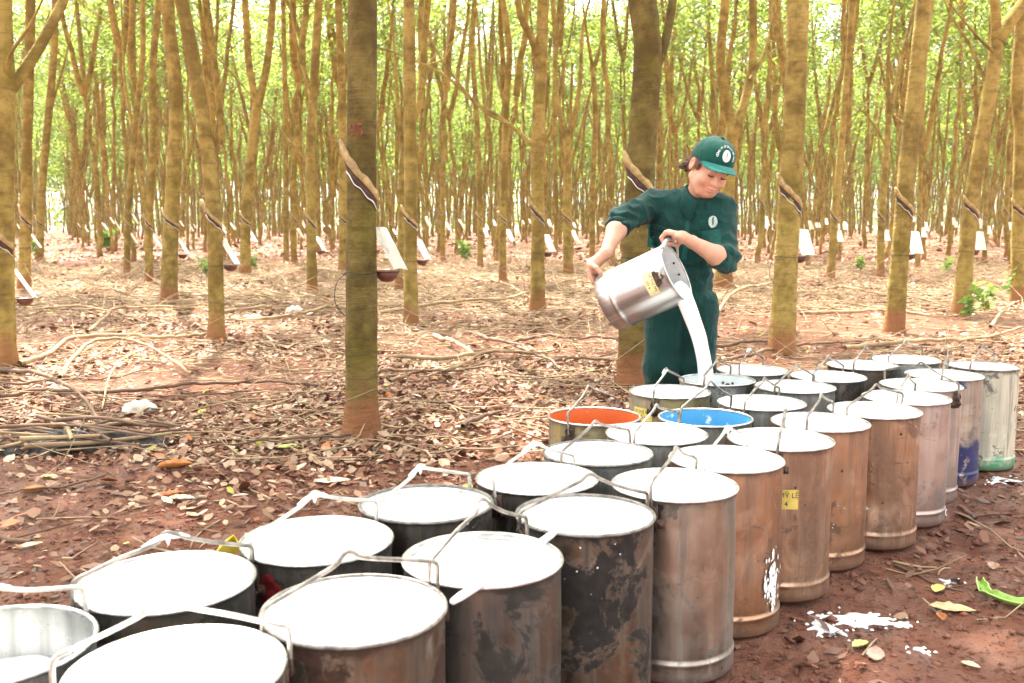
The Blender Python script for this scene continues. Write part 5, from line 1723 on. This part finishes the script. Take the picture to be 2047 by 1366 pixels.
# fallen branches one can tell apart: traced along the ground
BR_ = [
 ([(105, 655), (170, 622), (250, 560), (330, 568), (460, 510), (520, 508)], 12, 'long pale fallen branch rising from beside the left edge tree', 0),
]
BRANCH = [
 ([(40, 738), (95, 724), (150, 690), (260, 688), (330, 690), (410, 678)], 8, 0.02, 'long pale crooked branch lying from the left edge tree to the left curving tree'),
 ([(175, 672), (210, 650), (238, 634), (330, 628), (420, 622)], 5, .03, 'thin pale branch bending beyond the long crooked one'),
 ([(120, 768), (145, 745), (190, 722), (265, 718), (320, 730), (384, 757)], 7, .10, 'arched branch standing up from the litter in front of the left edge tree'),
 ([(265, 718), (240, 745), (220, 775), (204, 830)], 4, .05, 'thin pale shoot propped upright against the arched branch'),
 ([(0, 750), (60, 762), (120, 790), (170, 820), (204, 858)], 8, .05, 'brown branch slanting down to the burnt twig heap'),
 ([(0, 803), (80, 792), (190, 800), (330, 786), (420, 782), (470, 780), (520, 775), (560, 773), (640, 778)], 7, .02, 'long wavy brown branch across the sunlit litter left of the thick tree'),
 ([(0, 775), (70, 778), (160, 772), (230, 768), (300, 745)], 5, .02, 'dark straight branch at the left edge beyond the wavy one'),
 ([(430, 632), (520, 628), (590, 616)], 5, .02, 'pale branch on the litter left of the thick mossy tree'),
 ([(470, 650), (560, 645), (640, 628), (688, 612)], 6, .02, 'pale curved branch just left of the thick mossy tree'),
 ([(60, 630), (150, 625), (240, 640), (300, 655)], 4, .02, 'thin branch near the ringed tree at left'),
 ([(868, 684), (905, 700), (950, 722)], 9, .02, 'short thick stick behind the thick mossy tree at right'),
 ([(948, 676), (980, 692), (1040, 705), (1060, 716)], 7, .02, 'dark brown stick lying in the litter between the thick tree and the worker'),
 ([(1020, 694), (1085, 684), (1130, 690), (1180, 688), (1240, 684)], 6, .02, 'long pale branch reaching towards the dark tree behind the worker'),
 ([(790, 722), (870, 728), (950, 724), (1010, 718), (1080, 722), (1130, 732)], 7, .02, 'pale branch bowed in front of the bare branch tree'),
 ([(880, 752), (930, 742), (975, 722), (1060, 722), (1110, 710)], 6, .03, 'pale curved branch crossing the bowed one'),
 ([(1030, 700), (1050, 714), (1100, 735), (1120, 745)], 6, .02, 'pale diagonal stick over the branches left of the dark tree'),
 ([(1100, 732), (1150, 730), (1200, 734), (1250, 730)], 6, .02, 'branch ending at the foot of the dark tree'),
 ([(760, 748), (800, 752), (900, 756), (990, 748), (1070, 765)], 5, .02, 'thin dark branch lowest in the tangle right of the thick tree'),
 ([(925, 862), (960, 845), (1000, 833)], 9, .01, 'short forked dry stick in front of the orange lined bucket'),
 ([(780, 770), (820, 760), (852, 752)], 7, .01, 'short brown stick right of the thick tree foot'),
 ([(760, 628), (860, 624), (950, 622), (1020, 618), (1090, 585), (1180, 552)], 5, .06, 'long thin branch rising towards the bare branch tree'),
 ([(940, 560), (985, 580), (1030, 598), (1070, 606)], 4, .06, 'thin arched branch left of the bare branch tree'),
 ([(700, 880), (660, 888), (560, 895), (470, 902), (400, 905)], 6, .01, 'thin brown branch lying left of the thick tree foot'),
 ([(500, 790), (440, 800), (330, 806), (240, 800)], 4, .02, 'thin branch just below the long wavy brown branch'),
 ([(1430, 640), (1470, 625), (1530, 600), (1570, 560)], 5, .10, "arched thin branch right of the worker's hip"),
 ([(1430, 700), (1500, 692), (1560, 690)], 6, .01, 'brown branch at the left of the stout tree foot'),
 ([(1440, 728), (1510, 715), (1580, 700), (1660, 690), (1730, 685)], 6, .01, 'long brown branch in front of the stout tree'),
 ([(1600, 640), (1700, 636), (1780, 632), (1860, 640)], 6, .01, 'straight branch passing behind the mossy leaning tree'),
 ([(1690, 700), (1790, 694), (1880, 690), (1960, 686), (2047, 660)], 7, .02, 'long pale branch at the far right behind the rear buckets'),
 ([(1980, 660), (2010, 640), (2047, 600)], 5, .05, 'slanting thin branch near the right edge'),
 ([(1650, 580), (1680, 600), (1730, 612), (1800, 600)], 4, .08, 'curly thin branch between the stout and the mossy tree'),
 ([(1788, 1129), (1820, 1142), (1860, 1158), (1928, 1180)], 6, .0, 'dark straight stick on the bare earth right of the buckets'),
 ([(1885, 1202), (1920, 1216), (1950, 1226)], 4, .0, 'short dark stick below the curled green strip'),
 ([(1915, 1020), (1950, 1030), (1980, 1034)], 7, .0, 'dark broken stick beyond the pinkish bucket'),
 ([(210, 960), (160, 975), (60, 985), (0, 998)], 5, .0, 'brown stick on the bare soil at the left edge'),
 ([(0, 1075), (30, 1080), (62, 1084)], 10, .0, 'thick brown stick end at the left edge of the bare soil'),
]
for k, (pts, wpx, lift, lab) in enumerate(BRANCH):
    P = [on(px, py, 0.0) for px, py in pts]
    ym = sum(p.y for p in P) / len(P)
    r = max(.004, wpx * 1.15 * ym / F / 2)
    n = len(P)
    c = spline(P, n * 6)
    t = np.linspace(0, 1, len(c))
    g = np.random.default_rng(k)
    zz = gz(c[:, 0], c[:, 1]) + r * .8 + .028 * (ym > 4) + lift * np.sin(np.pi * t) ** 1.2 * (ym / 6)
    c[:, 2] = zz
    mb = MB(); rough_tube(mb, c, r * (1.1 - .5 * t), 7, k, .18)
    mb.add(c[[0, -1]], [])
    # a snapped side twig or two
    for q in range(2 if len(c) > 18 else 1):
        i = int(g.integers(3, len(c) - 3)); d = c[i + 2] - c[i - 2]; d /= np.linalg.norm(d)
        s_ = np.array([-d[1], d[0], .35]) * (1 if g.uniform() < .5 else -1); s_[2] = abs(s_[2])
        mb.tube([c[i], c[i] + (d * .8 + s_ * .7) * g.uniform(.06, .22)], [r * .5, r * .25], 5, cap=False)
    o = mb.obj('fallen_branch', STICK if (k % 3 or ym > 5.5) and 'dark' not in lab and 'brown' not in lab else STICK_D)
    tag(o, lab, 'branch', 'fallen branches')

# the heap of burnt twigs at the left
g = np.random.default_rng(9)
hp = on(150, 888, 0)
mb = MB(); n = 26
V = [(0, 0, .07)]
for j, (rr, z) in enumerate(((.12, .06), (.24, .03), (.34, -.01))):
    for i in range(n):
        t = 2 * math.pi * i / n
        k = rr * (1 + .25 * math.sin(3 * t + j) + .1 * math.sin(7 * t))
        V.append((k * 1.25 * math.cos(t), k * .7 * math.sin(t), z + .015 * math.sin(5 * t + j)))
f = [(0, 1 + i, 1 + (i + 1) % n) for i in range(n)] + [(1 + j * n + i, 1 + (j + 1) * n + i, 1 + (j + 1) * n + (i + 1) % n, 1 + j * n + (i + 1) % n) for j in range(2) for i in range(n)]
ASH = plain('burnt_ash', (.03, .026, .024), .9, 0, .8, .6, 35)
o = mb.add(V, f).obj('ash_heap', ASH, None, hp); tag(o, 'low heap of black ash under the burnt twigs at left', 'ash heap')
for k in range(24):
    a = g.normal(.05, .5); L = g.uniform(.25, .8) * (1.5 if k < 3 else 1); r = g.uniform(.006, .015)
    c0 = Vector((g.normal(0, .17), g.normal(0, .09) - .02, .03 + g.uniform(.0, .07)))
    d = Vector((math.cos(a), math.sin(a), g.normal(0, .035)))
    n1 = Vector((0, 0, g.uniform(-.02, .035)))
    P = [c0 - d * L * .5, c0 + n1 + Vector((0, g.normal(0, .025), 0)), c0 + d * L * .5]
    for q in P: q.z = max(q.z, r)
    mb = MB(); rough_tube(mb, spline([tuple(q) for q in P], 12), np.linspace(r, r * .6, 12), 7, k, .15)
    o = mb.obj('burnt_stick', [STICK_D, STICK, STICK_D][k % 3], None, hp); tag(o, 'charred brown stick in the burnt heap on the ground at left', 'stick', 'sticks of the burnt heap')

# spilled latex
def spill(px, py, rx, ry, seed, lab, arms=7):
    p = on(px, py, 0)
    g = np.random.default_rng(seed)
    mb = MB(); n = 90
    th = np.linspace(0, 2 * np.pi, n, endpoint=False)
    k = .55 + .35 * vnoise(np.cos(th) * 2 + seed, np.sin(th) * 2, seed)
    for _ in range(arms):
        a = g.uniform(0, 6.28); k += g.uniform(.2, .9) * np.exp(-(np.angle(np.exp(1j * (th - a))) / g.uniform(.05, .16)) ** 2)
    k *= 1 + .12 * (vnoise(np.cos(th) * 9, np.sin(th) * 9, seed + 2) - .5)
    x = k * rx * np.cos(th); y = k * ry * np.sin(th)
    z0 = gz(p.x + x, p.y + y) + .0045
    z1 = gz(p.x + x * .5, p.y + y * .5) + .0065
    V = np.concatenate([np.stack([x, y, z0 - .005], -1), np.stack([x * .95, y * .95, z0], -1), np.stack([x * .5, y * .5, z1], -1), [[0, 0, float(gz(p.x, p.y)) + .007]]])
    f = [(r_ * n + i, r_ * n + (i + 1) % n, (r_ + 1) * n + (i + 1) % n, (r_ + 1) * n + i) for r_ in range(2) for i in range(n)]
    f += [(2 * n + i, 2 * n + (i + 1) % n, 3 * n) for i in range(n)]
    mb.add(V, f)
    for _ in range(int(18 * arms / 7)):
        a = g.uniform(0, 6.28); q = g.uniform(.9, 2.0); r = g.uniform(.002, .008)
        c = np.array([q * rx * math.cos(a), q * ry * math.sin(a)])
        t8 = np.linspace(0, 2 * np.pi, 9, endpoint=False)
        zz = float(gz(p.x + c[0], p.y + c[1])) + .0045
        W_ = [(c[0], c[1], zz + .002)] + [(c[0] + r * math.cos(t) * g.uniform(.7, 1.4), c[1] + r * math.sin(t) * g.uniform(.7, 1.4), zz - .003) for t in t8]
        mb.add(W_, [(0, 1 + j, 1 + (j + 1) % 9) for j in range(9)])
    o = mb.obj('latex_spill', LATEX, None, (p.x, p.y, 0)); tag(o, lab, 'spill', 'latex spills')
spill(1712, 1233, .085, .05, 3, 'largest white latex splash on the red earth by the buckets that reflect it', 9)
spill(1652, 1252, .05, .05, 14, 'forked white latex dribble at the left of the largest splash', 5)
spill(1800, 1248, .03, .014, 5, 'small white latex patch right of the largest splash', 3)
spill(1903, 1156, .028, .022, 6, 'small white latex patch by the dark straight stick', 3)
spill(2000, 960, .07, .05, 7, 'white latex splash at the green foot of the whitish bucket', 5)
spill(1880, 1026, .03, .02, 8, 'tiny white latex drops beside the pinkish bucket', 3)
spill(1838, 1298, .025, .014, 9, 'small white latex drops at the bottom right on bare earth', 3)

# green strip
pts = [(1958, 1165), (1966, 1180), (1985, 1192), (2020, 1202), (2060, 1206), (2090, 1204)]
P = [on(px, py, .012) for px, py in pts]
c = spline(P, 26); c[:, 2] = gz(c[:, 0], c[:, 1]) + .012 + .02 * np.exp(-np.linspace(0, 5, 26))
POD = plain('green_peel', (.20, .36, .045), .45, 0, .3, .25, 30); POD_E = plain('pale_green_edge', (.45, .60, .18), .5)
tn = np.gradient(c, axis=0); tn /= np.linalg.norm(tn, axis=1, keepdims=True)
mb = MB(); V = []
for i in range(26):
    s_ = np.array([-tn[i][1], tn[i][0], 0]); w_ = .022 * math.sin(math.pi * (i + 2.5) / 30) ** .6
    for q, h in ((-1, .012), (-.75, .001), (0, -.004), (.75, .001), (1, .012)): V.append(c[i] + s_ * w_ * q + np.array([0, 0, h]))
f = [(i * 5 + q, i * 5 + q + 1, (i + 1) * 5 + q + 1, (i + 1) * 5 + q) for i in range(25) for q in range(4)]
mb.add(V, f)
for q in (0, 4): mb.tube([V[i * 5 + q] for i in range(26)], .0022, 5, 1, cap=False)
o = mb.obj('green_strip', [POD, POD_E]); tag(o, 'curled bright green strip of peel on the bare earth at the right edge', 'peel')
sm = o.modifiers.new('thick', 'SOLIDIFY'); sm.thickness = .002

# leaves one can tell apart
def big_leaf(px, py, L, ang, col, lab, seed, curl=.3):
    p = on(px, py, 0); g = np.random.default_rng(seed)
    n, m = 12, 7
    V = []; 
    d = np.array([math.cos(ang), math.sin(ang)]); s = np.array([-d[1], d[0]])
    for i in range(n):
        t = i / (n - 1); w_ = L * .24 * (math.sin(math.pi * t ** .85) ** .8) * (1 + .10 * math.sin(i * 2.3 + seed)) + .0015
        for j in range(m):
            q = -1 + 2 * j / (m - 1)
            xy = d * L * (t - .5) + s * w_ * q
            z = curl * L * .35 * (q * q) * w_ / (.24 * L) + curl * L * .6 * (t - .45) ** 2 + g.normal(0, L * .008)
            V.append((xy[0], xy[1], z))
    V = np.array(V); V[:, 2] += .006 + float(gz(p.x, p.y)) - V[:, 2].min()
    f = [(i * m + j, i * m + j + 1, (i + 1) * m + j + 1, (i + 1) * m + j) for i in range(n - 1) for j in range(m - 1)]
    mt = plain('leaf_' + lab.split()[0], col, .6, 0, .3, .3, 40)
    o = MB().add(V, f).obj('fallen_leaf', mt, None, (p.x, p.y, 0)); tag(o, lab, 'leaf', 'large fallen leaves')
    k = o.modifiers.new('thick', 'SOLIDIFY'); k.thickness = .0012
big_leaf(1876, 1172, .075, .9, (.62, .40, .10), 'yellow ochre leaf below the dark straight stick on the bare earth', 1)
big_leaf(1903, 1220, .13, -.35, (.58, .40, .20), 'long tan leaf right of the largest latex splash', 2, .15)
big_leaf(1720, 1290, .06, .5, (.40, .42, .14), 'half green withered leaf below the largest latex splash', 3, .5)
big_leaf(1880, 1245, .05, 1.4, (.45, .16, .05), 'small curled orange leaf below the long tan one', 4, .7)
big_leaf(1750, 1310, .09, 1.2, (.33, .19, .14), 'dusty red brown leaf flat on the earth at bottom right', 5, .05)
big_leaf(1940, 1325, .05, -.8, (.62, .50, .30), 'small pale leaf near the bottom right corner', 6)
big_leaf(1985, 1140, .07, 1.1, (.36, .20, .13), 'brown leaf just above the green strip', 7, .4)
big_leaf(362, 1003, .12, -.1, (.50, .38, .25), 'pale jagged leaf in the middle of the bare soil at left', 8, .35)
big_leaf(345, 996, .10, .6, (.42, .15, .045), 'orange leaf curled over the pale jagged one', 9, .6)
big_leaf(480, 988, .07, .4, (.62, .50, .38), 'small cream leaf on the soil left of the front buckets', 10)
big_leaf(668, 962, .17, .1, (.55, .43, .30), 'long pale leaf between the thick tree and the left row', 11, .15)
big_leaf(98, 951, .08, .0, (.62, .52, .12), 'yellow leaf on the soil below the burnt heap', 12)
big_leaf(70, 980, .12, .5, (.50, .24, .08), 'crumpled orange brown leaf at the left edge soil', 13, .6)
big_leaf(350, 938, .16, .3, (.46, .17, .04), 'bright orange crumpled leaf below the wavy branch', 14, .6)
big_leaf(580, 900, .13, .2, (.44, .50, .12), 'green yellow leaf by the foot of the thick mossy tree', 15, .3)
big_leaf(60, 1093, .09, .8, (.62, .44, .28), 'cream leaf beside the thick brown stick end', 16)
p = on(452, 1100, .47)
big = [(0, 0, 0), (.03, .012, .02), (.055, 0, .05), (.03, -.02, .035)]
mb = MB()
mb.add([(-.025, -.01, -.01), (.0, -.02, .02), (.018, -.004, .035), (.03, .006, .0), (.01, .012, -.012), (-.012, .01, .012), (.02, .02, .012)], [(0, 1, 5), (1, 2, 5), (2, 6, 5), (2, 3, 6), (3, 4, 6), (4, 0, 5), (4, 5, 6)])
YL = plain('yellow_leaf', (.66, .48, .02), .5, 0, .2, .2, 30)
o = mb.obj('yellow_leaf', YL, None, p, False); tag(o, 'crumpled bright yellow leaf stuck at the bail of a left row bucket', 'leaf')
k = o.modifiers.new('thick', 'SOLIDIFY'); k.thickness = .002

# pale clumps on the litter
LUMP = plain('whitish_clump', (.74, .66, .52), .7, 0, .5, .15, 12)
for px, py, r, lab in ((276, 826, .085, 'large whitish clump on the brightest sunlit litter at left'), (588, 626, .10, 'rounded whitish clump left of the thick mossy tree'), (115, 788, .09, 'flat pale clump among branches near the left edge'), (510, 640, .08, 'cream clump beside the rounded whitish one')):
    p = on(px, py, 0)
    f_ = Field((-.2, -.2, -.05), (.2, .2, .2), .009)
    f_.ell((0, 0, r * .35), (r, r * .8, r * .55), None, .02); f_.ell((r * .5, .02, r * .2), (r * .6, r * .6, r * .4), None, .03); f_.ell((-r * .6, -.02, r * .1), (r * .5, r * .5, r * .35), None, .03)
    me = f_.mesh('clump', LUMP, lambda q: .02 * mnoise.noise(q * 22))
    o = link('pale_clump', me, None, (p.x, p.y, float(gz(p.x, p.y)))); tag(o, lab, 'clump', 'pale clumps on the litter')
# soil mound far left
p = on(150, 536, 0)
f_ = Field((-.8, -.6, -.2), (.8, .6, .4), .03); f_.ell((0, 0, 0), (.55, .4, .2), None, .05); f_.ell((.25, 0, 0), (.35, .3, .14), None, .05)
o = link('soil_mound', f_.mesh('soil_mound', CLOD, lambda q: .05 * mnoise.noise(q * 7)), None, (p.x, p.y, float(gz(p.x, p.y)))); tag(o, 'small dark red soil mound in the far lane at left', 'mound')

# young green plants
def weed(px, py, h, n, lab, seed, spread=.6):
    p = on(px, py, 0); p.z = float(gz(p.x, p.y)); g = np.random.default_rng(seed)
    root = empty('green_weed', p, lab, 'plant', 'green weeds on the forest floor')
    mb = MB(); V = []; pts = []
    for k in range(n):
        a = g.uniform(0, 6.28); L = h * g.uniform(.6, 1.1)
        e = np.array([math.cos(a) * spread * L * .5, math.sin(a) * spread * L * .5, L])
        c = spline([(0, 0, -.01), e * .5 + np.array([0, 0, .1 * L]), e], 7)
        mb.tube(c, np.linspace(.005, .002, 7), 4, cap=False)
        for q in c[2:]:
            for _ in range(4): pts.append(q + g.normal(0, .02, 3))
    mb.obj('stem', STICK, root)
    V, Q = leaf_quads(np.array(pts), h * .26, seed)
    link('foliage', quads_mesh('foliage', V, Q, LEAF_LOW), root)
weed(1968, 625, .36, 4, 'leafy green seedling right of the right leaning forked tree', 1)
weed(1935, 640, .35, 4, 'low green seedling at the foot of the right leaning forked tree', 2)
weed(2030, 606, .45, 4, 'green shoot by the crooked tree at the right edge', 3)
weed(1890, 548, .35, 4, 'pale green weed beyond the right leaning forked tree', 4)
weed(412, 552, .40, 5, 'green shoot left of the left curving tree', 5)
weed(506, 542, .45, 5, 'green shoot at the foot of the narrow V tree', 6)
weed(932, 528, .6, 6, 'light green weed clump in the background left of the bare branch tree', 7)
weed(78, 523, .6, 6, 'green weed clump at the foot of the far left background trees', 8)
weed(215, 505, .9, 8, 'broad weed clump beside the far end of the lane', 9)
weed(1720, 545, .4, 4, 'weed between the stout tree and the mossy tree', 11)
for o in bpy.data.objects:
    if o.type == 'MESH': o.data.validate(verbose=False) if len(o.data.polygons) < 3000 else None
# ------------------------------------------------------------------ the sunlit air under the trees
mb = MB(); mb.box((0, 95, 11), (330, 232, 26))
HM_ = bpy.data.materials.new('haze'); HM_.use_nodes = True; HM_.node_tree.nodes.clear()
ho = HM_.node_tree.nodes.new('ShaderNodeOutputMaterial'); pv_ = HM_.node_tree.nodes.new('ShaderNodeVolumePrincipled')
pv_.inputs['Color'].default_value = (.95, .95, .74, 1); pv_.inputs['Density'].default_value = .00035; pv_.inputs['Anisotropy'].default_value = .3
HM_.node_tree.links.new(pv_.outputs[0], ho.inputs['Volume'])
o = mb.obj('haze', HM_, None, None, False); tag(o, 'pale bright air between the far stems', 'haze', None, 'stuff')
